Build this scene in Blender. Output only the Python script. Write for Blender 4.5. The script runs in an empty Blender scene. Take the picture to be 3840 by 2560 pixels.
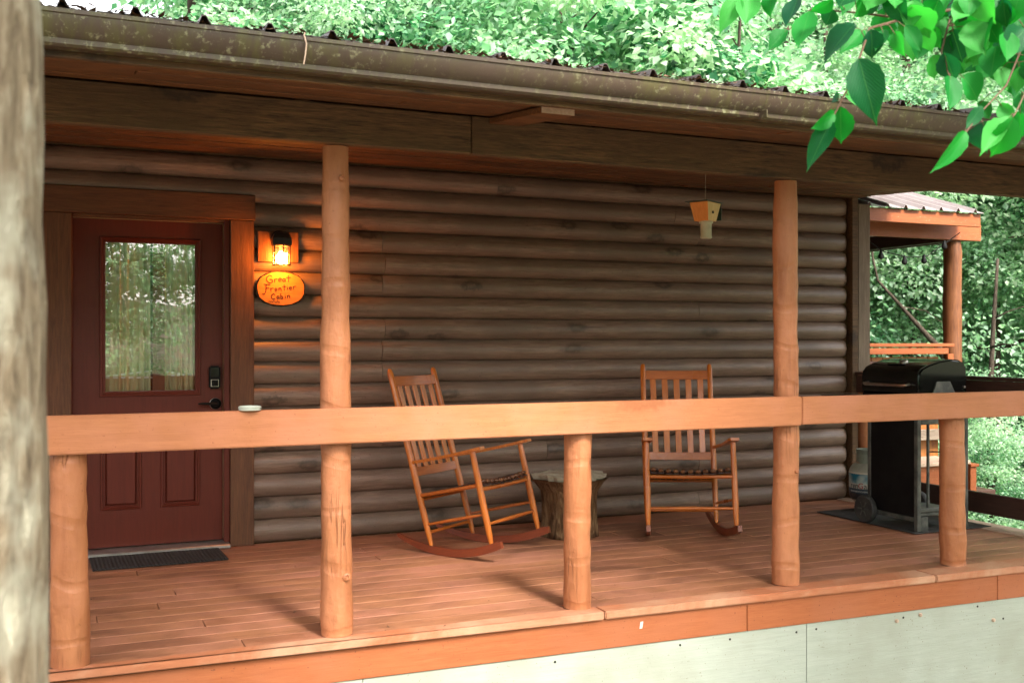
import bpy, bmesh, math, random
import numpy as np
from mathutils import Vector, Matrix, Euler
R = math.radians
random.seed(7)
rng = np.random.default_rng(11)
sc = bpy.context.scene
# ------------------------------------------------------------------ camera
CAM = Vector((0, -6.98, 1.33))
cd = bpy.data.cameras.new('camera'); cam = bpy.data.objects.new('camera', cd)
sc.collection.objects.link(cam); sc.camera = cam
cam.location = CAM; cam.rotation_euler = (R(90), 0, R(-23.5))
cd.lens = 36.57; cd.sensor_width = 36; cd.clip_start = .05; cd.clip_end = 500
cd.dof.use_dof = True; cd.dof.focus_distance = 6.0; cd.dof.aperture_fstop = 5.0
# ------------------------------------------------------------------ light
SUN_EL, SUN_AZ = 46, 172          # azimuth clockwise from +Y: veiled sun out in front of the porch
w = bpy.data.worlds.new('World'); sc.world = w; w.use_nodes = True
nt = w.node_tree; nt.nodes.clear()
sky = nt.nodes.new('ShaderNodeTexSky'); sky.sky_type = 'NISHITA'; sky.sun_disc = False
sky.sun_elevation = R(SUN_EL); sky.sun_rotation = R(SUN_AZ); sky.dust_density = 3.0; sky.air_density = 1.0; sky.ozone_density = 1.0
hs = nt.nodes.new('ShaderNodeHueSaturation'); hs.inputs['Saturation'].default_value = .22
tint = nt.nodes.new('ShaderNodeMix'); tint.data_type = 'RGBA'; tint.blend_type = 'MULTIPLY'
tint.inputs['Factor'].default_value = 1; tint.inputs['B'].default_value = (1.03, 1.0, .97, 1)
bg = nt.nodes.new('ShaderNodeBackground'); bg.inputs['Strength'].default_value = .12
out = nt.nodes.new('ShaderNodeOutputWorld')
nt.links.new(sky.outputs[0], hs.inputs['Color']); nt.links.new(hs.outputs[0], tint.inputs['A'])
nt.links.new(tint.outputs['Result'], bg.inputs[0]); nt.links.new(bg.outputs[0], out.inputs[0])
sl = bpy.data.lights.new('sun', 'SUN'); sl.energy = 2.0; sl.angle = R(14); sl.color = (1, .95, .87)
so = bpy.data.objects.new('sun', sl); sc.collection.objects.link(so)
sd = Vector((math.sin(R(SUN_AZ)) * math.cos(R(SUN_EL)), math.cos(R(SUN_AZ)) * math.cos(R(SUN_EL)), math.sin(R(SUN_EL))))
so.rotation_euler = sd.to_track_quat('Z', 'Y').to_euler(); so.location = (0, 0, 20)
sc.view_settings.view_transform = 'Standard'; sc.view_settings.look = 'None'
sc.view_settings.gamma = 1; sc.view_settings.exposure = 2.6
sc.render.engine = 'CYCLES'
sc.cycles.use_denoising = True
sc.cycles.max_bounces = 8; sc.cycles.diffuse_bounces = 4; sc.cycles.glossy_bounces = 3
sc.cycles.transmission_bounces = 6; sc.cycles.transparent_max_bounces = 8
sc.cycles.sample_clamp_indirect = 6

# ------------------------------------------------------------------ object helpers
def link(o, parent=None):
    sc.collection.objects.link(o)
    if parent is not None: o.parent = parent
    return o
def tag(o, label, cat, group=None):
    o['label'] = label; o['category'] = cat
    if group: o['group'] = group
    return o
def thing(name, label, cat, loc=(0, 0, 0), rot=(0, 0, 0), group=None):
    o = bpy.data.objects.new(name, None); o.empty_display_size = .1
    sc.collection.objects.link(o); o.location = loc; o.rotation_euler = rot
    return tag(o, label, cat, group)
def struct(o): o['kind'] = 'structure'; return o
def stuff(o): o['kind'] = 'stuff'; return o
def mobj(name, verts, faces, mat, parent=None, smooth=False, loc=None):
    me = bpy.data.meshes.new(name); me.from_pydata([tuple(v) for v in verts], [], faces)
    me.materials.append(mat)
    if smooth: me.polygons.foreach_set('use_smooth', [True] * len(me.polygons))
    me.update()
    o = bpy.data.objects.new(name, me); link(o, parent)
    if loc is not None: o.location = loc
    return o
def bobj(name, bm, mat, parent=None, smooth=False, loc=None, rot=None, auto=None):
    me = bpy.data.meshes.new(name); bm.normal_update(); bm.to_mesh(me); bm.free()
    for m in (mat if isinstance(mat, (list, tuple)) else [mat]): me.materials.append(m)
    if smooth: me.polygons.foreach_set('use_smooth', [True] * len(me.polygons))
    if auto: me.set_sharp_from_angle(angle=R(auto))
    o = bpy.data.objects.new(name, me); link(o, parent)
    if loc is not None: o.location = loc
    if rot is not None: o.rotation_euler = rot
    return o
HEX = [(0, 1, 3, 2), (4, 6, 7, 5), (0, 4, 5, 1), (2, 3, 7, 6), (0, 2, 6, 4), (1, 5, 7, 3)]
def add_hex(bm, p):
    v = [bm.verts.new(q) for q in p]
    for f in HEX: bm.faces.new([v[i] for i in f])
    return v
def add_box(bm, x0, x1, y0, y1, z0, z1):
    return add_hex(bm, [(x, y, z) for x in (x0, x1) for y in (y0, y1) for z in (z0, z1)])
def bevel(bm, w, seg=1):
    bmesh.ops.recalc_face_normals(bm, faces=bm.faces)
    if w: bmesh.ops.bevel(bm, geom=list(bm.edges), offset=w, segments=seg, affect='EDGES', clamp_overlap=True)
def box(name, x0, x1, y0, y1, z0, z1, mat, parent=None, bev=.004, seg=1):
    c = ((x0 + x1) / 2, (y0 + y1) / 2, (z0 + z1) / 2)     # mesh about its own middle, so that grain differs from piece to piece
    bm = bmesh.new(); add_box(bm, x0 - c[0], x1 - c[0], y0 - c[1], y1 - c[1], z0 - c[2], z1 - c[2]); bevel(bm, bev, seg)
    return bobj(name, bm, mat, parent, loc=c)
def beam_between(bm, a, b, w, h, up=(0, 0, 1)):
    a, b = Vector(a), Vector(b); d = (b - a).normalized(); s = d.cross(Vector(up)).normalized(); u = s.cross(d)
    add_hex(bm, [p + s * i * w / 2 + u * k * h / 2 for p in (a, b) for i in (-1, 1) for k in (-1, 1)])
def add_tube(bm, pts, rad, n=10, cap=True, noise=0, seed=0, rcap=False):
    pts = [Vector(p) for p in pts]; rr = random.Random(seed)
    if not hasattr(rad, '__len__'): rad = [rad] * len(pts)
    rings = []; prev = None
    ph = [rr.uniform(0, 6.28) for _ in range(6)]
    for i, p in enumerate(pts):
        d = (pts[min(i + 1, len(pts) - 1)] - pts[max(i - 1, 0)]).normalized()
        if prev is None: s = d.cross(Vector((0, 0, 1)) if abs(d.z) < .9 else Vector((1, 0, 0))).normalized()
        else: s = (prev - d * prev.dot(d)).normalized()
        prev = s; u = d.cross(s)
        ring = []
        for k in range(n):
            a = 2 * math.pi * k / n
            r = rad[i] * (1 + noise * (.5 * math.sin(2 * a + ph[0] + i * .35) + .3 * math.sin(3 * a + ph[1] - i * .5) + .35 * rr.uniform(-1, 1)))
            ring.append(bm.verts.new(p + (s * math.cos(a) + u * math.sin(a)) * r))
        rings.append(ring)
    for a, b in zip(rings, rings[1:]):
        for k in range(n): bm.faces.new((a[k], a[(k + 1) % n], b[(k + 1) % n], b[k]))
    if cap: bm.faces.new(rings[0][::-1]); bm.faces.new(rings[-1])
def tube(name, pts, rad, mat, parent=None, n=10, noise=0, seed=0, loc=None, auto=50):
    bm = bmesh.new(); add_tube(bm, pts, rad, n, True, noise, seed)
    bmesh.ops.recalc_face_normals(bm, faces=bm.faces)
    return bobj(name, bm, mat, parent, True, loc=loc, auto=auto)
def add_lathe(bm, prof, n=20, c=(0, 0, 0), M=None):
    rings = []
    for r, z in prof:
        rings.append([bm.verts.new((M @ Vector((r * math.cos(2 * math.pi * k / n), r * math.sin(2 * math.pi * k / n), z)) if M else Vector((r * math.cos(2 * math.pi * k / n), r * math.sin(2 * math.pi * k / n), z))) + Vector(c)) for k in range(n)])
    for a, b in zip(rings, rings[1:]):
        for k in range(n): bm.faces.new((a[k], a[(k + 1) % n], b[(k + 1) % n], b[k]))
    bm.faces.new(rings[0][::-1]); bm.faces.new(rings[-1])
def lathe(name, prof, mat, parent=None, n=20, c=(0, 0, 0), M=None, auto=40):
    bm = bmesh.new(); add_lathe(bm, prof, n, (0, 0, 0), M); bmesh.ops.recalc_face_normals(bm, faces=bm.faces)
    return bobj(name, bm, mat, parent, True, loc=c, auto=auto)
def extrude_x(name, prof, x0, x1, mat, parent=None, closed=True, smooth=False, auto=None, steps=1):
    """profile of (y, z) points swept along x"""
    c = (x0 + x1) / 2; n = len(prof); vs = []; fs = []
    for i in range(steps + 1):
        x = x0 - c + (x1 - x0) * i / steps
        vs += [(x, y, z) for y, z in prof]
    for i in range(steps):
        for k in range(n if closed else n - 1):
            a, b = i * n + k, i * n + (k + 1) % n
            fs.append((a, b, b + n, a + n))
    if closed: fs += [tuple(range(n - 1, -1, -1)), tuple(range(steps * n, steps * n + n))]
    bm = bmesh.new(); v = [bm.verts.new(q) for q in vs]
    for f in fs: bm.faces.new([v[i] for i in f])
    bmesh.ops.recalc_face_normals(bm, faces=bm.faces)
    return bobj(name, bm, mat, parent, smooth, loc=(c, 0, 0), auto=auto)

# ------------------------------------------------------------------ material helpers
class NT:
    def __init__(s, name):
        s.m = bpy.data.materials.new(name); s.m.use_nodes = True; s.t = s.m.node_tree; s.t.nodes.clear()
        s.out = s.n('ShaderNodeOutputMaterial')
    def n(s, typ, **kw):
        nd = s.t.nodes.new(typ)
        for k, v in kw.items():
            if k[0] == '_': nd.inputs[k[1:].replace('_', ' ')].default_value = v
            else: setattr(nd, k, v)
        return nd
    def l(s, a, b): s.t.links.new(a, b)
    def coords(s, scale=(1, 1, 1), rot=(0, 0, 0), rnd=True):
        tc = s.n('ShaderNodeTexCoord'); mp = s.n('ShaderNodeMapping'); mp.inputs['Scale'].default_value = scale; mp.inputs['Rotation'].default_value = rot
        if rnd:
            oi = s.n('ShaderNodeObjectInfo'); ml = s.n('ShaderNodeVectorMath', operation='SCALE'); ml.inputs[0].default_value = (31, 17, 23)
            s.l(oi.outputs['Random'], ml.inputs['Scale']); ad = s.n('ShaderNodeVectorMath', operation='ADD')
            s.l(tc.outputs['Object'], ad.inputs[0]); s.l(ml.outputs[0], ad.inputs[1]); s.l(ad.outputs[0], mp.inputs[0])
        else: s.l(tc.outputs['Object'], mp.inputs[0])
        return mp.outputs[0]
    def noise(s, vec, scale, detail=4, rough=.55, dist=0):
        nd = s.n('ShaderNodeTexNoise'); nd.inputs['Scale'].default_value = scale; nd.inputs['Detail'].default_value = detail
        nd.inputs['Roughness'].default_value = rough; nd.inputs['Distortion'].default_value = dist
        if vec is not None: s.l(vec, nd.inputs['Vector'])
        return nd.outputs['Fac']
    def ramp(s, fac, stops):
        r = s.n('ShaderNodeValToRGB'); e = r.color_ramp.elements
        while len(e) < len(stops): e.new(.5)
        for i, (p, c) in enumerate(stops): e[i].position = p; e[i].color = (*c, 1) if len(c) == 3 else c
        s.l(fac, r.inputs[0]); return r.outputs[0]
    def mix(s, fac, a, b, blend='MIX'):
        m = s.n('ShaderNodeMix', data_type='RGBA', blend_type=blend)
        for sock, v in ((m.inputs['Factor'], fac), (m.inputs['A'], a), (m.inputs['B'], b)):
            if isinstance(v, (int, float)): sock.default_value = v
            elif isinstance(v, tuple): sock.default_value = (*v, 1)
            else: s.l(v, sock)
        return m.outputs['Result']
    def math(s, op, a, b=None):
        m = s.n('ShaderNodeMath', operation=op)
        for sock, v in ((m.inputs[0], a), (m.inputs[1], b)):
            if v is None: continue
            if isinstance(v, (int, float)): sock.default_value = v
            else: s.l(v, sock)
        return m.outputs[0]
    def bump(s, h, strength=.3, dist=.01, nrm=None):
        b = s.n('ShaderNodeBump'); b.inputs['Strength'].default_value = strength; b.inputs['Distance'].default_value = dist
        s.l(h, b.inputs['Height'])
        if nrm is not None: s.l(nrm, b.inputs['Normal'])
        return b.outputs[0]
    def bsdf(s, col, rough=.6, nrm=None, metal=0, spec=.5, coat=0, em=None):
        p = s.n('ShaderNodeBsdfPrincipled')
        for k, v in (('Base Color', col), ('Roughness', rough)):
            if isinstance(v, tuple): p.inputs[k].default_value = (*v, 1)
            elif isinstance(v, (int, float)): p.inputs[k].default_value = v
            else: s.l(v, p.inputs[k])
        p.inputs['Metallic'].default_value = metal; p.inputs['Specular IOR Level'].default_value = spec
        p.inputs['Coat Weight'].default_value = coat; p.inputs['Coat Roughness'].default_value = .12
        if nrm is not None: s.l(nrm, p.inputs['Normal'])
        if em: p.inputs['Emission Color'].default_value = (*em[0], 1); p.inputs['Emission Strength'].default_value = em[1]
        s.l(p.outputs[0], s.out.inputs[0]); return p
def wood(name, c1, c2, axis='x', rough=.6, bump=.35, grain=1.0, knots=0, kcol=None, blotch=None, specks=None, spec=.35, coat=0, dirt=None, kplane='xz'):
    """grain streaks along axis, cloudy wear, knots, fly specks"""
    s = NT(name); st = {'x': (.35, 5, 5), 'y': (5, .35, 5), 'z': (5, 5, .35)}[axis]
    v = s.coords(st); v1 = s.coords((1, 1, 1))
    g0 = s.noise(v, 9 * grain, 6, .62, .6); g1 = s.noise(v, 34 * grain, 3, .6, .2); g = s.math('ADD', s.math('MULTIPLY', g0, .62), s.math('MULTIPLY', g1, .38)); c = s.ramp(g, [(.38, c1), (.62, c2)])
    big = s.noise(v1, 2.3, 3, .6)
    if blotch: c = s.mix(s.ramp(big, [(.42, (0, 0, 0)), (.7, (1, 1, 1))]), c, blotch)
    h = g
    if knots:
        kv = {'x': (.45, 1, 1), 'y': (1, .45, 1), 'z': (1, 1, .45)}[axis]
        vo = s.n('ShaderNodeTexVoronoi', voronoi_dimensions='2D'); vo.inputs['Scale'].default_value = knots; vo.inputs['Randomness'].default_value = 1
        s.l(s.coords(kv, (R(90), 0, 0) if kplane == 'xz' else (0, 0, 0)), vo.inputs['Vector'])
        wob = s.math('ADD', vo.outputs['Distance'], s.math('MULTIPLY', s.noise(v1, 30, 3), .12))
        k = s.ramp(wob, [(.10, (1, 1, 1)), (.2, (.0, .0, .0))])
        ring = s.ramp(wob, [(.06, (.3, .3, .3)), (.12, (1, 1, 1)), (.17, (.2, .2, .2)), (.27, (0, 0, 0))])
        c = s.mix(s.math('MULTIPLY', ring, .75), c, kcol or tuple(x * .35 for x in c1)); h = s.math('ADD', g, s.math('MULTIPLY', k, .35))
    if specks:
        sp = s.ramp(s.noise(v1, 85, 2, .5), [(.70, (0, 0, 0)), (.735, (1, 1, 1))]); c = s.mix(sp, c, specks)
    if dirt: c = s.mix(s.ramp(s.noise(s.coords((1, 1, 1), rnd=False), 1.6, 6, .68, 1), [(.47, (0, 0, 0)), (.68, (.75, .75, .75))]), c, dirt)
    rr = s.math('ADD', s.math('MULTIPLY', big, .25), rough - .12)
    s.bsdf(c, rr, s.bump(s.math('ADD', h, s.math('MULTIPLY', s.noise(v1, 60, 3), .25)), bump, .006), spec=spec, coat=coat)
    return s.m
def plain(name, col, rough=.5, metal=0, spec=.5, nscale=0, ncol=None, bump=0, coat=0, em=None, bscale=60):
    s = NT(name); v = s.coords()
    c = col if not nscale else s.mix(s.ramp(s.noise(v, nscale, 5, .65), [(.4, (0, 0, 0)), (.68, (1, 1, 1))]), col, ncol)
    s.bsdf(c, rough, s.bump(s.noise(v, bscale, 4), bump, .004) if bump else None, metal, spec, coat, em); return s.m

OR1, OR2 = (.35, .125, .050), (.43, .160, .068)      # terracotta porch paint
M = {}
M['rail'] = wood('painted_rail_wood', OR1, OR2, 'x', .55, .22, knots=1.1, kcol=(.25, .08, .03), blotch=(.45, .17, .092), specks=(.28, .09, .04))
M['fascia'] = wood('painted_fascia_wood', (.30, .085, .028), (.37, .112, .040), 'x', .6, .25, blotch=(.35, .115, .05), specks=(.16, .05, .022))
M['deck'] = wood(kplane='xy', name='painted_deck_board', c1=(.27, .108, .052), c2=(.38, .170, .088), axis='x', rough=.5, bump=.35, knots=1.2, kcol=(.22, .085, .04), blotch=(.36, .15, .095), specks=(.2, .085, .05), dirt=(.15, .062, .034))
M['deck_edge'] = wood('painted_edge_board', (.34, .115, .05), (.42, .15, .07), 'x', .55, .3, blotch=(.42, .19, .11), specks=(.25, .1, .05), dirt=(.5, .30, .19))
M['log'] = wood('stained_log_siding', (.135, .080, .055), (.25, .160, .116), 'x', .42, .55, grain=1.1, knots=2.6, kcol=(.03, .018, .012), blotch=(.145, .095, .07), specks=(.06, .038, .03), spec=.5)
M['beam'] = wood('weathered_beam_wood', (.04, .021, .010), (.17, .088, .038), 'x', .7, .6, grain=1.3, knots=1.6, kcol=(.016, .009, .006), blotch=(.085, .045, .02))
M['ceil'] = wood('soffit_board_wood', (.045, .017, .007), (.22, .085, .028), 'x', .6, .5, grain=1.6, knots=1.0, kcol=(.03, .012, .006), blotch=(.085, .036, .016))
M['trim'] = wood('brown_trim_wood', (.075, .028, .012), (.135, .052, .021), 'z', .6, .5, knots=1.6, kcol=(.045, .018, .01))
M['trimx'] = wood('brown_trim_wood_flat', (.075, .028, .012), (.135, .052, .021), 'x', .6, .5, knots=1.6, kcol=(.045, .018, .01))
M['grey'] = wood('grey_weathered_wood', (.13, .09, .062), (.22, .155, .11), 'z', .7, .5, knots=2.0)
M['greyx'] = wood('grey_weathered_board', (.15, .11, .08), (.25, .19, .14), 'x', .7, .5)
M['dark'] = wood('dark_rail_wood', (.035, .014, .009), (.06, .025, .016), 'y', .6, .4)
M['cedar'] = wood('cedar_wall_board', (.25, .085, .018), (.38, .14, .035), 'z', .55, .35, knots=2.5, kcol=(.16, .05, .02))
M['gaz'] = wood('gazebo_painted_wood', (.22, .054, .014), (.29, .078, .021), 'x', .55, .3, specks=(.5, .3, .2))
M['gazpost'] = wood('gazebo_post_wood', (.085, .028, .010), (.19, .068, .022), 'z', .55, .4, knots=1.5)
M['skirt'] = wood('pale_green_skirt_panel', (.34, .365, .31), (.39, .415, .355), 'x', .6, .25, blotch=(.31, .32, .26), specks=(.2, .18, .13))
M['bark_board'] = wood('raw_board_end', (.42, .28, .20), (.55, .40, .30), 'y', .7, .4)
M['chair'] = wood('varnished_chair_wood', (.36, .088, .010), (.54, .155, .018), 'z', .30, .06, spec=.35, coat=.25)
M['chairx'] = wood('varnished_chair_rail', (.32, .074, .010), (.47, .125, .016), 'x', .30, .06, spec=.35, coat=.25)
M['rocker'] = wood('varnished_rocker_wood', (.14, .026, .008), (.20, .038, .011), 'y', .35, .06, coat=.3)
M['seat'] = plain('woven_brown_strap', (.022, .008, .006), .5, nscale=30, ncol=(.06, .022, .011), bump=.4)
M['strap'] = plain('woven_strap_loop', (.10, .035, .015), .4, nscale=25, ncol=(.22, .09, .035), bump=.3)
M['door'] = wood('oxblood_door_paint', (.090, .014, .007), (.112, .018, .009), 'z', .42, .05, spec=.25)
M['metal_black'] = plain('black_metal', (.005, .0045, .005), .55, spec=.12, nscale=6, ncol=(.010, .010, .009), bump=.1)
M['enamel'] = plain('black_enamel', (.003, .0035, .0035), .13, spec=.5, nscale=3, ncol=(.006, .007, .006))
M['grime'] = plain('worn_black_frame', (.03, .032, .028), .6, nscale=9, ncol=(.11, .11, .09), bump=.3)
M['steel'] = plain('brushed_steel', (.55, .5, .45), .28, metal=1, nscale=20, ncol=(.4, .36, .3))
M['bronze'] = plain('dark_bronze', (.02, .016, .014), .4, metal=.4)
M['alu'] = plain('door_sill_metal', (.45, .42, .40), .4, metal=.8, nscale=8, ncol=(.3, .27, .25))
M['brass'] = plain('weather_strip', (.35, .24, .12), .45)
M['rubber'] = plain('black_rubber', (.02, .019, .018), .75, nscale=15, ncol=(.05, .047, .042), bump=.3)
def ribbed_mat():
    s = NT('ribbed_rubber_mat'); wv = s.n('ShaderNodeTexWave'); wv.bands_direction = 'X'; wv.inputs['Scale'].default_value = 14
    s.l(s.coords(), wv.inputs['Vector']); n = s.noise(s.coords(), 40, 3)
    c = s.mix(s.ramp(n, [(.6, (0, 0, 0)), (.72, (1, 1, 1))]), s.ramp(wv.outputs['Fac'], [(0, (.008, .007, .007)), (1, (.028, .024, .022))]), (.07, .05, .04))
    s.bsdf(c, .85, s.bump(wv.outputs['Fac'], .5, .01)); return s.m
M['doormat'] = ribbed_mat()
def post_mat():
    s = NT('painted_peeled_log'); v = s.coords((3, 3, .5)); v1 = s.coords()
    g = s.noise(v, 5, 5, .6, .4); c = s.ramp(g, [(.3, (.27, .090, .034)), (.7, (.42, .158, .064))])
    c = s.mix(s.ramp(s.noise(v1, 3, 4), [(.45, (0, 0, 0)), (.7, (1, 1, 1))]), c, (.43, .165, .075))
    vo = s.n('ShaderNodeTexVoronoi'); vo.inputs['Scale'].default_value = 4.2; s.l(s.coords((1, 1, .7)), vo.inputs['Vector'])
    k = s.ramp(s.math('ADD', vo.outputs['Distance'], s.math('MULTIPLY', s.noise(v1, 40), .1)), [(.09, (1, 1, 1)), (.16, (0, 0, 0))])
    c = s.mix(s.math('MULTIPLY', k, .8), c, (.16, .05, .02))
    ck = s.ramp(s.noise(s.coords((9, 9, .22)), 3, 2, .5), [(.485, (0, 0, 0)), (.5, (1, 1, 1)), (.515, (0, 0, 0))]); ck = s.math('MULTIPLY', ck, s.ramp(s.noise(v1, 1.7, 2), [(.52, (0, 0, 0)), (.6, (1, 1, 1))]))
    c = s.mix(s.math('MULTIPLY', ck, .6), c, (.14, .045, .018))
    sp_ = s.ramp(s.noise(v1, 70, 2), [(.68, (0, 0, 0)), (.72, (1, 1, 1))]); c = s.mix(s.math('MULTIPLY', sp_, .6), c, (.22, .08, .03))
    rings = s.n('ShaderNodeTexWave'); rings.bands_direction = 'Z'; rings.inputs['Scale'].default_value = 1.3; rings.inputs['Distortion'].default_value = 5; rings.inputs['Detail'].default_value = 2
    s.l(v1, rings.inputs['Vector']); rg = s.ramp(rings.outputs['Fac'], [(.0, (0, 0, 0)), (.08, (1, 1, 1))])
    h = s.math('ADD', s.math('SUBTRACT', s.math('MULTIPLY', g, .9), s.math('MULTIPLY', ck, .8)), s.math('ADD', s.math('MULTIPLY', rg, .3), s.math('MULTIPLY', s.noise(v1, 22, 4), .5)))
    s.bsdf(c, .5, s.bump(s.math('ADD', h, s.math('MULTIPLY', s.noise(v1, 7, 3), .9)), .65, .014), spec=.4); return s.m
M['post'] = post_mat()
def bark(name, a, b, c3, scale=1.0, bump=1.0, moss=None):
    s = NT(name); v = s.coords((4 * scale, 4 * scale, .9 * scale)); g = s.noise(v, 5, 8, .68, .8)
    c = s.ramp(g, [(.3, a), (.5, b), (.7, c3)])
    if moss: c = s.mix(s.ramp(s.noise(s.coords(), 6, 4), [(.5, (0, 0, 0)), (.62, (1, 1, 1))]), c, moss)
    s.bsdf(c, .9, s.bump(g, bump, .04), spec=.2); return s.m
M['bark_pale'] = bark('pale_lichen_bark', (.08, .055, .035), (.26, .20, .13), (.44, .38, .28), 2.2, 1.0, (.46, .43, .33))
M['bark'] = bark('forest_bark', (.02, .014, .010), (.05, .036, .026), (.10, .08, .06), 1.2, .8)
M['bark_brown'] = bark('stump_bark', (.05, .022, .010), (.18, .095, .045), (.36, .24, .13), 1.5, 1.0)
M['stump_top'] = plain('weathered_end_grain', (.40, .36, .27), .9, nscale=9, ncol=(.22, .18, .12), bump=.8, bscale=25)
def gutter_mat():
    s = NT('brown_gutter_metal'); v = s.coords((.6, 1, 9)); v1 = s.coords((1, 1, 1))
    tc = s.n('ShaderNodeTexCoord'); sp = s.n('ShaderNodeSeparateXYZ'); s.l(tc.outputs['Object'], sp.inputs[0])
    n1 = s.noise(s.coords((3, 1, 1), rnd=False), 6, 6, .7)
    band = s.ramp(sp.outputs['Z'], [(0, (0, 0, 0)), (1, (1, 1, 1))])
    al = s.ramp(n1, [(.45, (0, 0, 0)), (.62, (1, 1, 1))]); sm = s.ramp(s.noise(s.coords((1, 1, 1), rnd=False), 35, 4, .7), [(.56, (0, 0, 0)), (.68, (1, 1, 1))])
    big = s.ramp(s.noise(s.coords((.5, .5, .5), rnd=False), 1.2, 2), [(.3, (0, 0, 0)), (.6, (1, 1, 1))])
    c = s.mix(s.noise(v1, 8, 4), (.052, .034, .024), (.080, .052, .038))
    c = s.mix(s.math('MULTIPLY', s.math('MULTIPLY', al, big), .8), c, (.085, .078, .025))
    c = s.mix(s.math('MULTIPLY', s.math('MULTIPLY', sm, big), .8), c, (.26, .25, .15))
    s.bsdf(c, .42, s.bump(n1, .15, .004), spec=.5); return s.m
M['gutter'] = gutter_mat()
M['roofmetal'] = plain('dark_ribbed_roof_metal', (.07, .05, .045), .5, nscale=4, ncol=(.035, .022, .016), spec=.5)
M['roofpale'] = plain('pale_ribbed_roof_metal', (.26, .22, .22), .4, nscale=3, ncol=(.20, .155, .15), spec=.6)
M['pale_plastic'] = plain('cloudy_plastic', (.55, .53, .38), .3, nscale=12, ncol=(.45, .42, .28))
M['trap_orange'] = wood('trap_orange_wood', (.62, .22, .045), (.72, .28, .07), 'z', .6, .3)
M['trap_pale'] = wood('trap_pale_wood', (.62, .42, .17), (.72, .52, .24), 'z', .6, .3)
M['trap_green'] = plain('dark_green_plastic', (.02, .05, .035), .4)
M['hole'] = plain('dark_hole', (.012, .007, .004), .9)
M['ink'] = plain('burnt_lettering', (.06, .02, .008), .8)
M['ink_black'] = plain('black_marker', (.012, .01, .01), .8)
M['sign'] = wood('varnished_wood_slice', (.50, .17, .025), (.60, .22, .035), 'x', .5, .2)
M['interior'] = wood('interior_log_wall', (.12, .03, .012), (.17, .045, .018), 'x', .5, .3)
def curtain_mat():
    s = NT('sheer_curtain'); wv = s.n('ShaderNodeTexWave'); wv.bands_direction = 'X'; wv.inputs['Scale'].default_value = 9; wv.inputs['Distortion'].default_value = 1.5
    s.l(s.coords(), wv.inputs['Vector'])
    n = s.noise(s.coords((2, 1, .5)), 9, 5, .6)
    c = s.mix(s.ramp(n, [(.4, (0, 0, 0)), (.65, (1, 1, 1))]), (.50, .38, .20), (.42, .44, .26))
    s.bsdf(c, .9, s.bump(wv.outputs['Fac'], .6, .02)); return s.m
M['curtain'] = curtain_mat()
def glass(name, refl=.2, rough=.0, tint=(1, 1, 1)):
    s = NT(name); t = s.n('ShaderNodeBsdfTransparent'); t.inputs[0].default_value = (*tint, 1)
    g = s.n('ShaderNodeBsdfGlossy'); g.inputs['Roughness'].default_value = rough
    s.l(s.bump(s.noise(s.coords(), 2.0, 1), .03, .02), g.inputs['Normal'])
    m = s.n('ShaderNodeMixShader'); m.inputs[0].default_value = refl
    s.l(t.outputs[0], m.inputs[1]); s.l(g.outputs[0], m.inputs[2]); s.l(m.outputs[0], s.out.inputs[0]); return s.m
M['pane'] = glass('door_glass', .11)
M['clear'] = glass('clear_glass', .12, .05, (.95, .97, .95))
M['frost'] = plain('frosted_glass', (.40, .42, .36), .12, spec=.6)
M['bulb'] = plain('lit_bulb', (1, .8, .5), .5, em=((1, .27, .035), 85))
def leaf_mat(name, stops, trans=.45, tcol=None, rough=.45, spec=.5, veins=False):
    s = NT(name); at = s.n('ShaderNodeAttribute'); at.attribute_name = 'tone'
    if veins:
        oi = s.n('ShaderNodeObjectInfo'); f = oi.outputs['Random']
    else: f = at.outputs['Fac']
    c = s.ramp(f, stops); p = s.bsdf(c, rough, spec=spec)
    if veins:
        tc = s.n('ShaderNodeTexCoord'); sp = s.n('ShaderNodeSeparateXYZ'); s.l(tc.outputs['Object'], sp.inputs[0])
        # y runs along the leaf, x across: side veins as slanting stripes, a midrib in the middle
        ax = s.math('ABSOLUTE', sp.outputs['X']); ph = s.math('SUBTRACT', s.math('MULTIPLY', sp.outputs['Y'], 14.0), s.math('ADD', s.math('MULTIPLY', ax, 13.0), s.math('MULTIPLY', s.noise(tc.outputs['Object'], 5, 3), 1.3)))
        st = s.math('SINE', s.math('MULTIPLY', ph, 6.283)); vn = s.ramp(st, [(.80, (0, 0, 0)), (1, (1, 1, 1))])
        mid = s.ramp(ax, [(.004, (1, 1, 1)), (.014, (0, 0, 0))]); v = s.math('MAXIMUM', s.math('MULTIPLY', vn, .22), mid)
        c = s.mix(s.math('MULTIPLY', v, .5), c, (.10, .30, .08)); s.l(c, p.inputs['Base Color'])
        s.l(s.bump(st, .18, .015), p.inputs['Normal'])
    t = s.n('ShaderNodeBsdfTranslucent'); s.l(s.mix(1, c, tcol or (1.0, 1.3, .88), 'MULTIPLY'), t.inputs[0])
    m = s.n('ShaderNodeMixShader'); m.inputs[0].default_value = trans
    s.l(p.outputs[0], m.inputs[1]); s.l(t.outputs[0], m.inputs[2]); s.l(m.outputs[0], s.out.inputs[0]); return s.m
M['leaf'] = leaf_mat('forest_leaf', [(0, (.02, .11, .05)), (.33, (.12, .30, .17)), (.7, (.34, .50, .36)), (1, (.52, .62, .48))], .58, None, .36, .6)
M['leaf2'] = leaf_mat('pale_forest_leaf', [(0, (.09, .22, .13)), (.5, (.33, .47, .35)), (1, (.55, .62, .50))], .58, None, .36, .6)
M['bigleaf'] = leaf_mat('near_branch_leaf', [(0, (.003, .06, .03)), (.3, (.005, .13, .022)), (.65, (.010, .22, .028)), (1, (.06, .33, .06))], .45, (.9, 1.7, .7), .5, .25, True)
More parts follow.
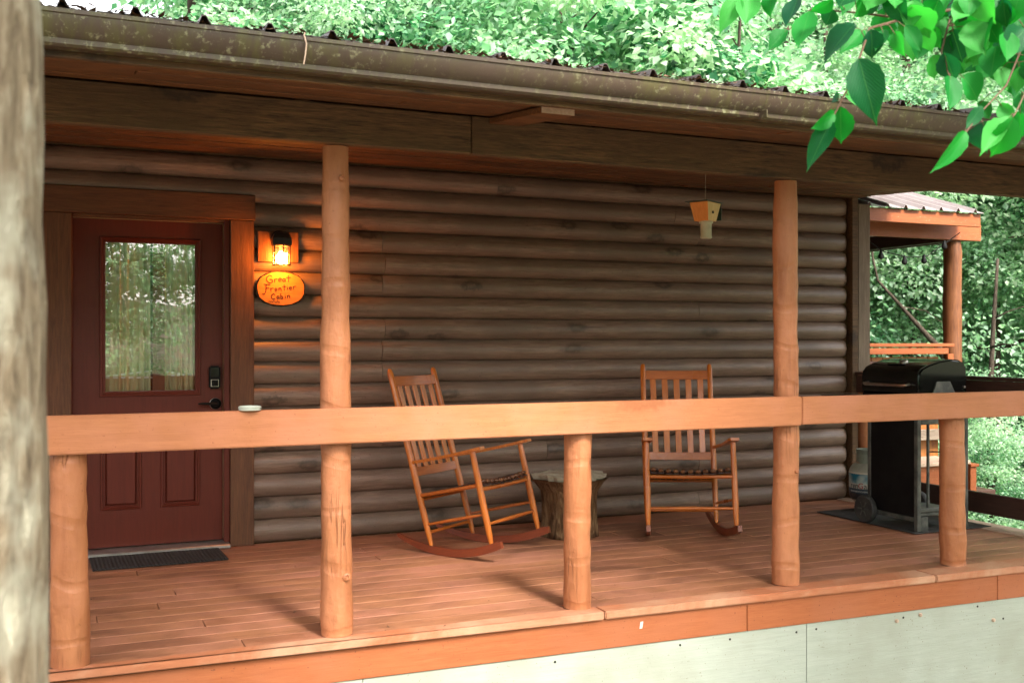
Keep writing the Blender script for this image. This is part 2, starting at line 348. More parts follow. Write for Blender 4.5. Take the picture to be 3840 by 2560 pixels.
M['twig'] = plain('brown_twig', (.10, .055, .03), .8)
def ground_mat():
    s = NT('forest_floor_and_bounce_gravel'); tc = s.n('ShaderNodeTexCoord'); sp = s.n('ShaderNodeSeparateXYZ'); s.l(tc.outputs['Object'], sp.inputs[0]); v = s.coords(rnd=False)
    yy = s.math('ADD', sp.outputs['Y'], s.math('MULTIPLY', s.noise(v, .6, 4), 3.0))
    f = s.math('MULTIPLY', s.math('LESS_THAN', yy, -1.8), s.math('GREATER_THAN', yy, -11.5))
    floor = s.mix(s.ramp(s.noise(v, 1.5, 5), [(.4, (0, 0, 0)), (.65, (1, 1, 1))]), (.05, .09, .03), (.13, .09, .05))
    bounce_grav = s.ramp(s.noise(v, 40, 4, .7), [(.3, (.09, .07, .05)), (.7, (.19, .15, .105))])  # unseen gravel band added to bounce light onto wall and ceiling
    s.bsdf(s.mix(f, floor, bounce_grav), 1, s.bump(s.noise(v, 14, 5), .6, .03)); return s.m
M['ground'] = ground_mat()
M['litter'] = plain('dead_leaf_litter', (.10, .05, .025), .9, nscale=20, ncol=(.22, .12, .06))
M['white'] = plain('off_white_paint', (.6, .58, .52), .6, nscale=8, ncol=(.45, .42, .36))
# near branch: centre lines of its twigs, and base point, tip point and width of each leaf (metres)
TWIGS = [[(2.517, -5.021, 2.377), (2.402, -4.917, 2.317), (2.243, -4.847, 2.239), (2.086, -4.834, 2.198), (1.892, -4.913, 2.127), (1.798, -4.981, 2.023), (1.804, -4.929, 1.957), (1.769, -4.914, 1.882)], [(2.408, -5.083, 2.216), (2.333, -4.996, 2.107), (2.295, -4.979, 2.006), (2.159, -5.029, 1.921), (2.053, -5.07, 1.846)], [(2.243, -4.847, 2.239), (2.176, -4.873, 2.108), (2.117, -4.956, 2.02)], [(2.402, -4.917, 2.317), (2.201, -4.775, 2.353), (2.053, -4.656, 2.343), (1.941, -4.553, 2.342), (1.81, -4.474, 2.34)], [(2.408, -5.083, 2.216), (2.289, -5.086, 2.038), (2.146, -5.132, 1.883)], [(2.086, -4.834, 2.198), (2.003, -4.743, 2.23), (1.954, -4.613, 2.271), (1.903, -4.58, 2.216)]]
LEAVES = [((1.798, -4.491, 2.324), (1.731, -4.49, 2.22), 0.05), ((1.832, -4.505, 2.328), (1.792, -4.531, 2.22), 0.055), ((1.882, -4.527, 2.333), (1.867, -4.532, 2.266), 0.043), ((1.953, -4.558, 2.324), (1.9, -4.572, 2.217), 0.043), ((1.917, -4.651, 2.251), (1.86, -4.674, 2.128), 0.058), ((1.892, -4.586, 2.213), (1.834, -4.571, 2.156), 0.032), ((1.909, -4.757, 2.249), (1.882, -4.7, 2.219), 0.032), ((1.944, -4.717, 2.239), (1.944, -4.685, 2.203), 0.043), ((1.824, -4.938, 2.124), (1.754, -4.879, 2.038), 0.056), ((1.878, -4.907, 2.123), (1.798, -4.903, 2.046), 0.04), ((2.012, -4.693, 2.295), (2.017, -4.691, 2.256), 0.038), ((1.992, -4.793, 2.245), (1.949, -4.798, 2.195), 0.034), ((1.761, -5.02, 2.009), (1.776, -5.062, 1.852), 0.076), ((1.777, -4.917, 1.9), (1.687, -4.921, 1.852), 0.038), ((1.768, -4.913, 1.882), (1.698, -4.914, 1.764), 0.046), ((1.789, -4.923, 1.917), (1.821, -4.89, 1.832), 0.06), ((1.814, -4.912, 1.95), (1.893, -4.91, 1.952), 0.046), ((1.811, -4.889, 1.939), (1.821, -4.86, 1.968), 0.024), ((1.859, -4.953, 2.11), (1.889, -4.934, 2.039), 0.046), ((1.926, -4.928, 2.123), (1.887, -4.944, 2.054), 0.032), ((1.987, -4.9, 2.134), (1.991, -4.922, 2.065), 0.037), ((2.013, -4.911, 2.15), (2.059, -4.917, 2.082), 0.033), ((2.087, -4.889, 2.165), (2.136, -4.885, 2.098), 0.046), ((2.156, -4.864, 2.101), (2.192, -4.841, 2.042), 0.049), ((2.106, -4.951, 2.08), (2.16, -4.934, 2.003), 0.052), ((2.121, -4.958, 2.018), (2.079, -4.985, 1.912), 0.049), ((2.187, -4.932, 2.031), (2.25, -4.948, 1.975), 0.046), ((2.343, -4.836, 2.255), (2.369, -4.829, 2.167), 0.062), ((2.115, -5.065, 1.917), (2.074, -5.046, 1.86), 0.028), ((2.037, -5.085, 1.844), (1.942, -5.079, 1.739), 0.041), ((2.119, -5.066, 1.88), (2.111, -5.066, 1.802), 0.06), ((2.139, -5.129, 1.883), (2.037, -5.13, 1.763), 0.031), ((2.102, -5.168, 1.868), (2.094, -5.117, 1.773), 0.05), ((2.202, -5.102, 1.906), (2.233, -5.076, 1.839), 0.044), ((2.202, -5.102, 1.949), (2.214, -5.103, 1.899), 0.036), ((2.238, -5.009, 1.948), (2.255, -5.038, 1.89), 0.033), ((2.266, -4.912, 1.975), (2.343, -4.901, 1.933), 0.03), ((2.168, -4.761, 2.282), (2.125, -4.734, 2.226), 0.044), ((2.023, -4.806, 2.257), (2.007, -4.758, 2.218), 0.041), ((2.201, -4.775, 2.273), (2.264, -4.764, 2.23), 0.042), ((2.282, -4.81, 2.277), (2.315, -4.823, 2.229), 0.049), ((2.321, -4.936, 2.232), (2.345, -4.956, 2.182), 0.051), ((2.363, -4.845, 2.167), (2.331, -4.82, 2.107), 0.044), ((2.257, -5.017, 2.134), (2.244, -5.019, 2.049), 0.049), ((2.36, -4.953, 2.215), (2.347, -4.984, 2.128), 0.051), ((2.321, -4.936, 2.069), (2.32, -4.957, 1.996), 0.043), ((2.329, -4.994, 2.056), (2.344, -4.967, 1.992), 0.038), ((2.339, -4.37, 2.48), (2.34, -4.374, 2.407), 0.047), ((2.683, -4.752, 2.366), (2.675, -4.778, 2.291), 0.045), ((2.957, -4.335, 2.491), (2.889, -4.341, 2.436), 0.048), ((2.297, -4.841, 2.277), (2.263, -4.8, 2.231), 0.062), ((3.129, -4.35, 2.379), (3.156, -4.3, 2.338), 0.046), ((2.616, -4.689, 2.35), (2.65, -4.643, 2.303), 0.043), ((2.002, -4.721, 2.322), (1.964, -4.732, 2.225), 0.055), ((2.499, -4.896, 2.241), (2.424, -4.907, 2.186), 0.046), ((2.3, -4.501, 2.434), (2.317, -4.558, 2.375), 0.049), ((2.122, -4.918, 2.23), (2.127, -4.87, 2.175), 0.059), ((2.301, -4.759, 2.355), (2.244, -4.769, 2.284), 0.054), ((2.61, -4.159, 2.582), (2.661, -4.193, 2.526), 0.065), ((2.571, -4.615, 2.231), (2.577, -4.569, 2.187), 0.05), ((2.974, -4.457, 2.453), (3.019, -4.473, 2.381), 0.063), ((3.139, -4.342, 2.59), (3.119, -4.393, 2.478), 0.078), ((2.355, -4.367, 2.448), (2.424, -4.341, 2.389), 0.052), ((2.955, -4.438, 2.522), (3.013, -4.456, 2.453), 0.072), ((2.725, -4.646, 2.244), (2.692, -4.62, 2.207), 0.042), ((2.572, -4.759, 2.241), (2.526, -4.803, 2.135), 0.07), ((2.704, -4.619, 2.44), (2.719, -4.65, 2.367), 0.047), ((2.956, -4.36, 2.561), (2.967, -4.321, 2.511), 0.046), ((2.963, -4.371, 2.528), (2.926, -4.355, 2.474), 0.044), ((2.412, -4.743, 2.209), (2.446, -4.704, 2.125), 0.062), ((2.641, -4.702, 2.217), (2.655, -4.726, 2.155), 0.048), ((2.042, -4.767, 2.304), (2.03, -4.709, 2.242), 0.061), ((2.212, -4.896, 2.223), (2.23, -4.946, 2.157), 0.056), ((2.041, -4.901, 2.211), (2.119, -4.896, 2.14), 0.075), ((2.807, -4.619, 2.433), (2.862, -4.586, 2.371), 0.06), ((2.873, -4.575, 2.468), (2.919, -4.579, 2.394), 0.067), ((2.487, -4.434, 2.427), (2.538, -4.469, 2.348), 0.067), ((2.258, -5.003, 2.213), (2.281, -4.988, 2.152), 0.049), ((2.652, -4.127, 2.593), (2.724, -4.145, 2.524), 0.065), ((2.958, -4.474, 2.28), (2.91, -4.479, 2.215), 0.053), ((2.191, -4.883, 2.27), (2.137, -4.909, 2.198), 0.036), ((3.092, -4.41, 2.496), (3.141, -4.41, 2.421), 0.071), ((2.858, -4.522, 2.308), (2.866, -4.525, 2.219), 0.054), ((2.399, -4.896, 2.214), (2.351, -4.889, 2.124), 0.07), ((2.622, -4.714, 2.334), (2.608, -4.771, 2.269), 0.049), ((2.56, -4.223, 2.523), (2.525, -4.201, 2.442), 0.064), ((3.015, -4.26, 2.564), (3.114, -4.246, 2.516), 0.059), ((2.35, -4.941, 2.111), (2.382, -4.98, 2.043), 0.062), ((2.817, -4.571, 2.324), (2.872, -4.574, 2.273), 0.045), ((2.987, -4.425, 2.377), (3.083, -4.417, 2.316), 0.07), ((2.995, -4.261, 2.428), (2.969, -4.222, 2.381), 0.051), ((2.282, -4.809, 2.196), (2.349, -4.785, 2.154), 0.047), ((2.767, -4.319, 2.568), (2.738, -4.369, 2.467), 0.064), ((2.749, -4.572, 2.401), (2.787, -4.526, 2.358), 0.046), ((2.929, -4.449, 2.46), (2.887, -4.474, 2.361), 0.051), ((2.915, -4.479, 2.263), (2.966, -4.457, 2.199), 0.05), ((2.182, -4.952, 2.225), (2.197, -4.904, 2.174), 0.043), ((3.031, -4.278, 2.591), (2.962, -4.286, 2.53), 0.053), ((2.534, -4.872, 2.317), (2.527, -4.807, 2.263), 0.06), ((2.827, -4.429, 2.534), (2.751, -4.457, 2.457), 0.044), ((2.999, -4.42, 2.355), (2.932, -4.439, 2.288), 0.044), ((2.71, -4.403, 2.375), (2.704, -4.461, 2.275), 0.057), ((2.114, -4.747, 2.334), (2.188, -4.721, 2.265), 0.064), ((2.342, -4.644, 2.368), (2.318, -4.641, 2.29), 0.048), ((2.293, -4.711, 2.348), (2.341, -4.734, 2.284), 0.066), ((2.586, -4.506, 2.432), (2.571, -4.562, 2.337), 0.057), ((2.274, -4.978, 2.256), (2.245, -4.974, 2.191), 0.044), ((2.441, -4.721, 2.35), (2.492, -4.682, 2.28), 0.069), ((2.397, -4.922, 2.179), (2.365, -4.967, 2.077), 0.068), ((3.065, -4.341, 2.578), (3.085, -4.344, 2.49), 0.058), ((2.478, -4.36, 2.378), (2.517, -4.405, 2.296), 0.066), ((2.621, -4.703, 2.406), (2.655, -4.664, 2.359), 0.041), ((2.428, -4.871, 2.107), (2.541, -4.855, 2.052), 0.056), ((2.561, -4.451, 2.471), (2.58, -4.458, 2.387), 0.061), ((2.543, -4.666, 2.409), (2.529, -4.625, 2.37), 0.043), ((2.965, -4.488, 2.496), (2.935, -4.5, 2.407), 0.054), ((2.424, -4.82, 2.228), (2.379, -4.802, 2.157), 0.062), ((2.276, -4.814, 2.198), (2.327, -4.807, 2.112), 0.079), ((2.326, -4.702, 2.299), (2.278, -4.719, 2.22), 0.05), ((2.371, -4.799, 2.22), (2.329, -4.815, 2.114), 0.067), ((2.855, -4.415, 2.463), (2.765, -4.441, 2.4), 0.052), ((2.617, -4.793, 2.306), (2.541, -4.777, 2.247), 0.066), ((3.026, -4.382, 2.487), (3.032, -4.437, 2.417), 0.06), ((2.874, -4.51, 2.237), (2.94, -4.49, 2.176), 0.055), ((2.69, -4.248, 2.57), (2.69, -4.282, 2.478), 0.053), ((2.796, -4.443, 2.308), (2.743, -4.438, 2.247), 0.045), ((2.997, -4.275, 2.438), (3.085, -4.252, 2.375), 0.072), ((2.832, -4.443, 2.435), (2.911, -4.446, 2.375), 0.067), ((2.184, -4.966, 2.239), (2.221, -5.008, 2.155), 0.057), ((2.927, -4.418, 2.328), (2.916, -4.442, 2.228), 0.055), ((2.217, -4.931, 2.243), (2.127, -4.957, 2.154), 0.052), ((2.637, -4.656, 2.383), (2.653, -4.653, 2.312), 0.055), ((2.391, -4.946, 2.234), (2.385, -4.896, 2.194), 0.046), ((2.367, -4.839, 2.128), (2.355, -4.849, 2.055), 0.041), ((2.969, -4.405, 2.376), (3.035, -4.407, 2.308), 0.06), ((2.367, -4.908, 2.101), (2.399, -4.874, 2.045), 0.047), ((2.471, -4.841, 2.268), (2.39, -4.87, 2.172), 0.057), ((2.43, -4.92, 2.131), (2.537, -4.907, 2.08), 0.067), ((2.363, -4.729, 2.362), (2.321, -4.764, 2.284), 0.044), ((2.433, -4.558, 2.282), (2.428, -4.528, 2.197), 0.059), ((2.459, -4.925, 2.095), (2.387, -4.955, 1.995), 0.057), ((2.311, -4.901, 2.206), (2.298, -4.894, 2.141), 0.051), ((2.582, -4.63, 2.237), (2.556, -4.598, 2.188), 0.053), ((2.698, -4.676, 2.194), (2.625, -4.66, 2.118), 0.069), ((2.554, -4.592, 2.284), (2.511, -4.615, 2.208), 0.044), ((2.536, -4.627, 2.33), (2.487, -4.636, 2.24), 0.059), ((2.738, -4.493, 2.498), (2.744, -4.536, 2.439), 0.048), ((2.27, -4.967, 2.11), (2.246, -4.973, 2.018), 0.059), ((2.142, -4.826, 2.179), (2.222, -4.827, 2.138), 0.059), ((2.604, -4.773, 2.284), (2.576, -4.726, 2.224), 0.056), ((2.21, -4.928, 2.174), (2.209, -4.988, 2.087), 0.064), ((2.345, -5.024, 2.068), (2.366, -4.994, 2.013), 0.05), ((2.892, -4.493, 2.344), (2.915, -4.545, 2.27), 0.051), ((2.077, -4.874, 2.234), (2.046, -4.891, 2.142), 0.05), ((2.818, -4.323, 2.544), (2.825, -4.375, 2.476), 0.047), ((2.956, -4.361, 2.422), (2.994, -4.375, 2.369), 0.043), ((2.824, -4.538, 2.306), (2.866, -4.571, 2.237), 0.061), ((2.73, -4.546, 2.396), (2.755, -4.576, 2.329), 0.047), ((2.685, -4.714, 2.317), (2.695, -4.707, 2.234), 0.058), ((2.894, -4.477, 2.273), (2.901, -4.422, 2.199), 0.059), ((2.464, -4.578, 2.323), (2.472, -4.594, 2.258), 0.051), ((2.622, -4.552, 2.245), (2.626, -4.489, 2.174), 0.066), ((2.188, -4.954, 2.254), (2.168, -4.979, 2.178), 0.051), ((2.693, -4.65, 2.441), (2.709, -4.627, 2.379), 0.054), ((2.022, -4.839, 2.258), (2.03, -4.896, 2.168), 0.054), ((2.565, -4.641, 2.346), (2.605, -4.658, 2.296), 0.053), ((2.605, -4.087, 2.619), (2.674, -4.072, 2.557), 0.057), ((2.634, -4.594, 2.283), (2.672, -4.572, 2.195), 0.057), ((2.713, -4.293, 2.416), (2.723, -4.295, 2.338), 0.059), ((2.824, -4.322, 2.455), (2.828, -4.353, 2.378), 0.06), ((2.479, -4.848, 2.175), (2.439, -4.872, 2.076), 0.054), ((2.266, -4.937, 2.144), (2.229, -4.912, 2.082), 0.05), ((2.457, -4.813, 2.325), (2.403, -4.816, 2.235), 0.069), ((2.648, -4.759, 2.388), (2.659, -4.716, 2.33), 0.052), ((2.674, -4.714, 2.41), (2.711, -4.732, 2.335), 0.067), ((2.154, -4.766, 2.252), (2.155, -4.807, 2.168), 0.055), ((2.262, -4.994, 2.227), (2.28, -4.997, 2.164), 0.046), ((2.476, -4.68, 2.32), (2.486, -4.709, 2.236), 0.063), ((2.2, -4.809, 2.292), (2.199, -4.858, 2.209), 0.06), ((2.434, -4.866, 2.106), (2.422, -4.89, 2.012), 0.068), ((2.679, -4.311, 2.518), (2.675, -4.26, 2.481), 0.042), ((2.154, -4.692, 2.284), (2.183, -4.692, 2.2), 0.071), ((2.89, -4.554, 2.299), (2.863, -4.564, 2.197), 0.066), ((2.858, -4.415, 2.305), (2.859, -4.464, 2.218), 0.067), ((2.595, -4.503, 2.393), (2.584, -4.492, 2.328), 0.043), ((2.239, -4.629, 2.376), (2.181, -4.635, 2.283), 0.056), ((2.806, -4.361, 2.338), (2.732, -4.382, 2.278), 0.046), ((2.618, -4.29, 2.527), (2.684, -4.293, 2.481), 0.053), ((2.835, -4.212, 2.436), (2.846, -4.151, 2.396), 0.051), ((2.342, -4.811, 2.235), (2.318, -4.787, 2.154), 0.064), ((2.004, -4.836, 2.283), (1.968, -4.819, 2.205), 0.063), ((2.572, -4.689, 2.38), (2.594, -4.701, 2.293), 0.066), ((2.316, -4.933, 2.099), (2.352, -4.925, 2.042), 0.044), ((2.501, -4.708, 2.349), (2.54, -4.755, 2.281), 0.054), ((3.104, -4.324, 2.435), (3.19, -4.32, 2.378), 0.072), ((2.736, -4.486, 2.285), (2.84, -4.479, 2.231), 0.072), ((2.841, -4.233, 2.476), (2.898, -4.236, 2.408), 0.052), ((2.912, -4.328, 2.473), (2.925, -4.352, 2.393), 0.055), ((2.916, -4.387, 2.508), (2.932, -4.379, 2.412), 0.081), ((2.345, -4.911, 2.11), (2.309, -4.868, 2.047), 0.06), ((2.641, -4.661, 2.267), (2.698, -4.679, 2.224), 0.058), ((2.058, -4.74, 2.329), (2.077, -4.796, 2.267), 0.051), ((2.442, -4.866, 2.272), (2.457, -4.864, 2.213), 0.039), ((2.324, -4.78, 2.233), (2.382, -4.781, 2.185), 0.052), ((2.546, -4.401, 2.343), (2.54, -4.404, 2.243), 0.073), ((2.74, -4.334, 2.449), (2.768, -4.367, 2.379), 0.063), ((2.277, -4.98, 2.234), (2.338, -4.977, 2.167), 0.055), ((2.489, -4.646, 2.216), (2.576, -4.652, 2.154), 0.071), ((2.944, -4.457, 2.453), (3.002, -4.455, 2.383), 0.058), ((2.722, -4.676, 2.371), (2.71, -4.67, 2.312), 0.049), ((2.595, -4.22, 2.537), (2.596, -4.219, 2.441), 0.076), ((2.274, -4.76, 2.245), (2.218, -4.793, 2.161), 0.049), ((2.53, -4.739, 2.173), (2.575, -4.783, 2.103), 0.058), ((3.03, -4.345, 2.506), (3.014, -4.328, 2.443), 0.042), ((2.685, -4.395, 2.363), (2.726, -4.372, 2.288), 0.053), ((2.611, -4.192, 2.5), (2.657, -4.227, 2.425), 0.073), ((3.019, -4.427, 2.336), (2.94, -4.415, 2.275), 0.056), ((2.742, -4.555, 2.4), (2.766, -4.545, 2.344), 0.039), ((2.26, -4.779, 2.255), (2.216, -4.802, 2.16), 0.065), ((2.497, -4.599, 2.4), (2.561, -4.591, 2.353), 0.042), ((2.37, -4.555, 2.305), (2.434, -4.568, 2.251), 0.059), ((3.077, -4.394, 2.548), (3.042, -4.442, 2.45), 0.048), ((3.021, -4.318, 2.49), (3.042, -4.315, 2.413), 0.057), ((2.187, -4.814, 2.233), (2.184, -4.854, 2.161), 0.048), ((3.176, -4.327, 2.494), (3.123, -4.351, 2.413), 0.043), ((2.035, -4.838, 2.285), (1.997, -4.887, 2.193), 0.044), ((2.833, -4.383, 2.487), (2.814, -4.434, 2.413), 0.049), ((2.727, -4.327, 2.459), (2.718, -4.346, 2.376), 0.047), ((2.531, -4.767, 2.191), (2.533, -4.758, 2.095), 0.057), ((2.62, -4.657, 2.32), (2.59, -4.662, 2.249), 0.046), ((2.658, -4.284, 2.514), (2.653, -4.265, 2.439), 0.049), ((2.772, -4.585, 2.359), (2.764, -4.558, 2.278), 0.06), ((1.923, -4.817, 2.274), (1.894, -4.796, 2.21), 0.057), ((2.506, -4.825, 2.234), (2.548, -4.805, 2.169), 0.059), ((2.823, -4.333, 2.42), (2.841, -4.281, 2.377), 0.047), ((2.777, -4.608, 2.413), (2.736, -4.645, 2.307), 0.062), ((2.548, -4.716, 2.178), (2.596, -4.722, 2.093), 0.059), ((2.486, -4.578, 2.332), (2.511, -4.597, 2.276), 0.039), ((2.621, -4.541, 2.387), (2.666, -4.551, 2.345), 0.039), ((2.312, -5.026, 2.144), (2.231, -5.02, 2.075), 0.063), ((2.25, -4.94, 2.196), (2.198, -4.977, 2.102), 0.058), ((3.148, -4.353, 2.377), (3.171, -4.353, 2.317), 0.044), ((2.765, -4.547, 2.378), (2.758, -4.527, 2.291), 0.057), ((2.332, -5.033, 2.052), (2.388, -5.056, 1.991), 0.051), ((2.254, -4.952, 2.176), (2.286, -4.97, 2.117), 0.048), ((2.749, -4.442, 2.415), (2.717, -4.49, 2.339), 0.042), ((3.088, -4.361, 2.343), (3.137, -4.348, 2.288), 0.039), ((2.359, -4.901, 2.242), (2.354, -4.949, 2.168), 0.05), ((2.832, -4.366, 2.539), (2.775, -4.397, 2.437), 0.067), ((2.431, -4.538, 2.328), (2.431, -4.553, 2.23), 0.07), ((2.798, -4.641, 2.418), (2.779, -4.668, 2.313), 0.059), ((2.283, -4.913, 2.173), (2.283, -4.921, 2.099), 0.047), ((2.545, -4.81, 2.16), (2.541, -4.849, 2.095), 0.037), ((2.293, -4.914, 2.145), (2.257, -4.899, 2.065), 0.065), ((2.798, -4.406, 2.298), (2.793, -4.384, 2.238), 0.051), ((2.651, -4.53, 2.342), (2.63, -4.53, 2.273), 0.041), ((2.281, -4.867, 2.274), (2.221, -4.855, 2.208), 0.05), ((2.853, -4.374, 2.458), (2.901, -4.364, 2.405), 0.042), ((2.517, -4.781, 2.37), (2.605, -4.761, 2.312), 0.062), ((2.826, -4.273, 2.567), (2.77, -4.271, 2.499), 0.044), ((2.29, -5.031, 2.242), (2.272, -5.007, 2.153), 0.065), ((3.026, -4.369, 2.459), (3.02, -4.351, 2.387), 0.058)]
# ================================================================== GROUND
def gz(x, y):
    z = -.42 - .155 * min(max(x, 0), 12)
    if y > 10: z += .20 * (y - 10)
    if x > 18: z += .18 * (x - 18)
    if y < -16: z += .10 * (-16 - y)
    if x < -12: z += .06 * (-12 - x)
    return z
def make_ground():
    xs = np.linspace(-90, 110, 161); ys = np.linspace(-70, 110, 145)
    vs = [(x, y, gz(x, y) + .06 * math.sin(x * 1.3 + y) * math.sin(y * .9)) for y in ys for x in xs]
    n = len(xs); fs = [(j * n + i, j * n + i + 1, (j + 1) * n + i + 1, (j + 1) * n + i) for j in range(len(ys) - 1) for i in range(n - 1)]
    struct(mobj('ground', vs, fs, M['ground'], smooth=True))
make_ground()

# ================================================================== CABIN
cabin = thing('log_cabin', 'dark brown log sided cabin with a red door and a long porch roof', 'cabin', (0, 0, 0))
def log_mesh(x0, x1, z0, seed, taper_r=False):
    """one half-round siding course, slightly irregular, its far end rounded off"""
    rr = random.Random(seed); hgt = .149; prof = []
    for i in range(11):
        t = i / 10; z = hgt * t; y = -.052 * math.sin(math.pi * (.04 + .94 * t)) ** .66
        prof.append((y, z))
    prof = [(0.0, .0)] + [(y - .004, z + (.0015 if i == 0 else -.0015 if i == 10 else 0)) for i, (y, z) in enumerate(prof)] + [(0.0, hgt)]
    nx = max(2, int((x1 - x0) / .35)); stations = [x0 + (x1 - x0) * i / nx for i in range(nx + 1)]
    sc_ = [1 + rr.uniform(-.07, .07) for _ in stations]
    if taper_r:
        for d, k in ((.075, .97), (.045, .86), (.02, .62), (0, .18)): stations.append(x1 - d); sc_.append(k)
        stations.pop(nx); sc_.pop(nx); z = sorted(zip(stations, sc_)); stations = [a for a, b in z]; sc_ = [b for a, b in z]
    cx = (x0 + x1) / 2; bm = bmesh.new(); rings = []
    for x, k in zip(stations, sc_):
        ring = []
        for y, z in prof:
            zz = z
            if taper_r and k < .9: zz = hgt / 2 + (z - hgt / 2) * (.55 + .45 * k)
            ring.append(bm.verts.new((x - cx, y * k, zz - hgt / 2)))
        rings.append(ring)
    n = len(prof)
    for a, b in zip(rings, rings[1:]):
        for i in range(n - 1): bm.faces.new((a[i], b[i], b[i + 1], a[i + 1]))
    bm.faces.new(rings[0][::-1]); bm.faces.new(rings[-1])
    bmesh.ops.recalc_face_normals(bm, faces=bm.faces)
    return bobj('log', bm, M['log'], cabin, True, loc=(cx, 0, z0 + hgt / 2), auto=60)
WR = 6.13
for k in range(0, 17):
    z0 = .149 * k + .004
    if k <= 14:
        cut = 2.04 + (.0 if k % 3 else .02) if k in (4, 5, 7, 8, 9, 11, 12, 13) else (3.3 if k % 2 else 4.62)
        log_mesh(1.165, cut - .0015, z0, k); log_mesh(cut + .0015, WR, z0, k + 50, True)
        log_mesh(-2.6, -.095, z0, k + 90)
    elif k == 15:
        log_mesh(-2.6, 4.4 - .0015, z0, k); log_mesh(4.4 + .0015, WR, z0, k + 50, True)
    else:
        log_mesh(-2.6, 2.9 - .0015, z0, k); log_mesh(2.9 + .0015, WR, z0, k + 50, True)
box('wall', -2.6, .045, .004, .12, -.3, 2.9, M['beam'], cabin, 0)              # wall body behind the siding
box('wall', 1.012, 6.2, .004, .12, -.3, 2.9, M['beam'], cabin, 0)
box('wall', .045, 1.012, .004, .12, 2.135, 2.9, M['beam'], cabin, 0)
box('wall', 6.08, 6.2, .12, 5.6, -2.0, 2.9, M['log'], cabin, 0)
box('wall', -2.6, -2.48, .12, 5.6, -.6, 2.9, M['log'], cabin, 0)
box('wall', -2.48, 6.08, 5.48, 5.6, -2.0, 2.9, M['log'], cabin, 0)
box('interior_floor', -2.48, 6.08, .12, 5.48, -.10, 0, M['beam'], cabin, 0)
for k in range(15): box('interior_log', -.3, 1.6, 2.0, 2.04, .16 * k, .16 * k + .154, M['interior'], cabin, .012)
box('corner_board', 6.135, 6.198, -.075, .004, -.02, 2.60, M['beam'], cabin, .004)
# door casing
box('door_trim', -.092, .066, -.070, .002, .0, 2.118, M['trim'], cabin, .004)
box('door_trim', 1.016, 1.166, -.070, .002, .0, 2.118, M['trim'], cabin, .004)
box('door_trim', -.098, 1.174, -.076, .002, 2.120, 2.283, M['trimx'], cabin, .004)
# door with its frame
door = bpy.data.objects.new('door', None); link(door, cabin)
door.location = (.53, 0, 0); dp = door
def dbox(n, x0, x1, y0, y1, z0, z1, m, bev=.002, seg=1): return box(n, x0 - .53, x1 - .53, y0, y1, z0, z1, m, dp, bev, seg)
def ring_panel(name, x0, x1, z0, z1, hx0, hx1, hz0, hz1, y0, y1, mat, bev=.002):
    bm = bmesh.new(); o = .53
    add_box(bm, x0 - o, hx0 - o, y0, y1, z0, z1); add_box(bm, hx1 - o, x1 - o, y0, y1, z0, z1)
    add_box(bm, hx0 - o, hx1 - o, y0, y1, z0, hz0); add_box(bm, hx0 - o, hx1 - o, y0, y1, hz1, z1)
    bmesh.ops.remove_doubles(bm, verts=bm.verts, dist=1e-5); bmesh.ops.recalc_face_normals(bm, faces=bm.faces)
    return bobj(name, bm, mat, dp)
ring_panel('door_slab', .074, .978, .038, 2.098, .232, .836, .985, 1.985, .022, .062, M['door'])
def moulding(x0, x1, z0, z1, w, y_in, y_out, name='window_frame', fill=False):
    """mitred frame: flat, step, slope"""
    o = .53; steps = [(0, .022), (.004, y_out), (w * .45, y_out - .002), (w * .55, y_out + .006), (w * .9, y_out + .004), (w, y_in)]
    bm = bmesh.new(); rings = []
    for d, y in steps:
        rings.append([bm.verts.new(p) for p in ((x0 + d - o, y, z0 + d), (x1 - d - o, y, z0 + d), (x1 - d - o, y, z1 - d), (x0 + d - o, y, z1 - d))])
    for a, b in zip(rings, rings[1:]):
        for i in range(4): bm.faces.new((a[i], a[(i + 1) % 4], b[(i + 1) % 4], b[i]))
    if fill: bm.faces.new(rings[-1])
    bmesh.ops.recalc_face_normals(bm, faces=bm.faces)
    return bobj(name, bm, M['door'], dp)
moulding(.228, .840, .981, 1.989, .036, .034, .008)
moulding(.231, .478, .268, .86, .030, .026, .012, 'raised_panel', True)
moulding(.590, .836, .268, .86, .030, .026, .012, 'raised_panel', True)
moulding(.262, .447, .300, .83, .010, .014, .014, 'raised_panel', True)
moulding(.621, .805, .300, .83, .010, .014, .014, 'raised_panel', True)
dbox('pane', .255, .813, .034, .038, 1.01, 1.96, M['pane'], 0)
def curtain(x0, x1, z0, z1, y, seed):
    n = 46; rr = random.Random(seed); vs = []; fs = []
    for j, z in enumerate((z0, (z0 * 2 + z1) / 3, (z0 + 2 * z1) / 3, z1)):
        for i in range(n + 1):
            x = x0 + (x1 - x0) * i / n
            vs.append((x - .53, y + .012 * math.sin(i * .9 + seed) + .005 * math.sin(i * 2.3 + j), z))
    for j in range(3):
        for i in range(n): a = j * (n + 1) + i; fs.append((a, a + 1, a + n + 2, a + n + 1))
    o = mobj('curtain', vs, fs, M['curtain'], dp, True)
box('curtain_gap_board', .545 - .53, .618 - .53, .045, .060, 1.005, 1.965, M['trim'], dp, .002)  # added dark board standing in for the gap between the curtains
curtain(.225, .535, .96, 2.02, .085, 1); curtain(.622, .85, .96, 2.02, .085, 5)
for xa, xb, za, zb in ((.262, .545, 1.108, 1.142), (.262, .553, 1.100, 1.098), (.635, .800, 1.135, 1.108), (.652, .800, 1.108, 1.118)):
    bm = bmesh.new(); beam_between(bm, (xa - .53, .085, za), (xb - .53, .085, zb), .006, .011); bmesh.ops.recalc_face_normals(bm, faces=bm.faces)
    bobj('reflection_slat', bm, M['white'], dp)  # pale slats standing in for white reflections in the door glass
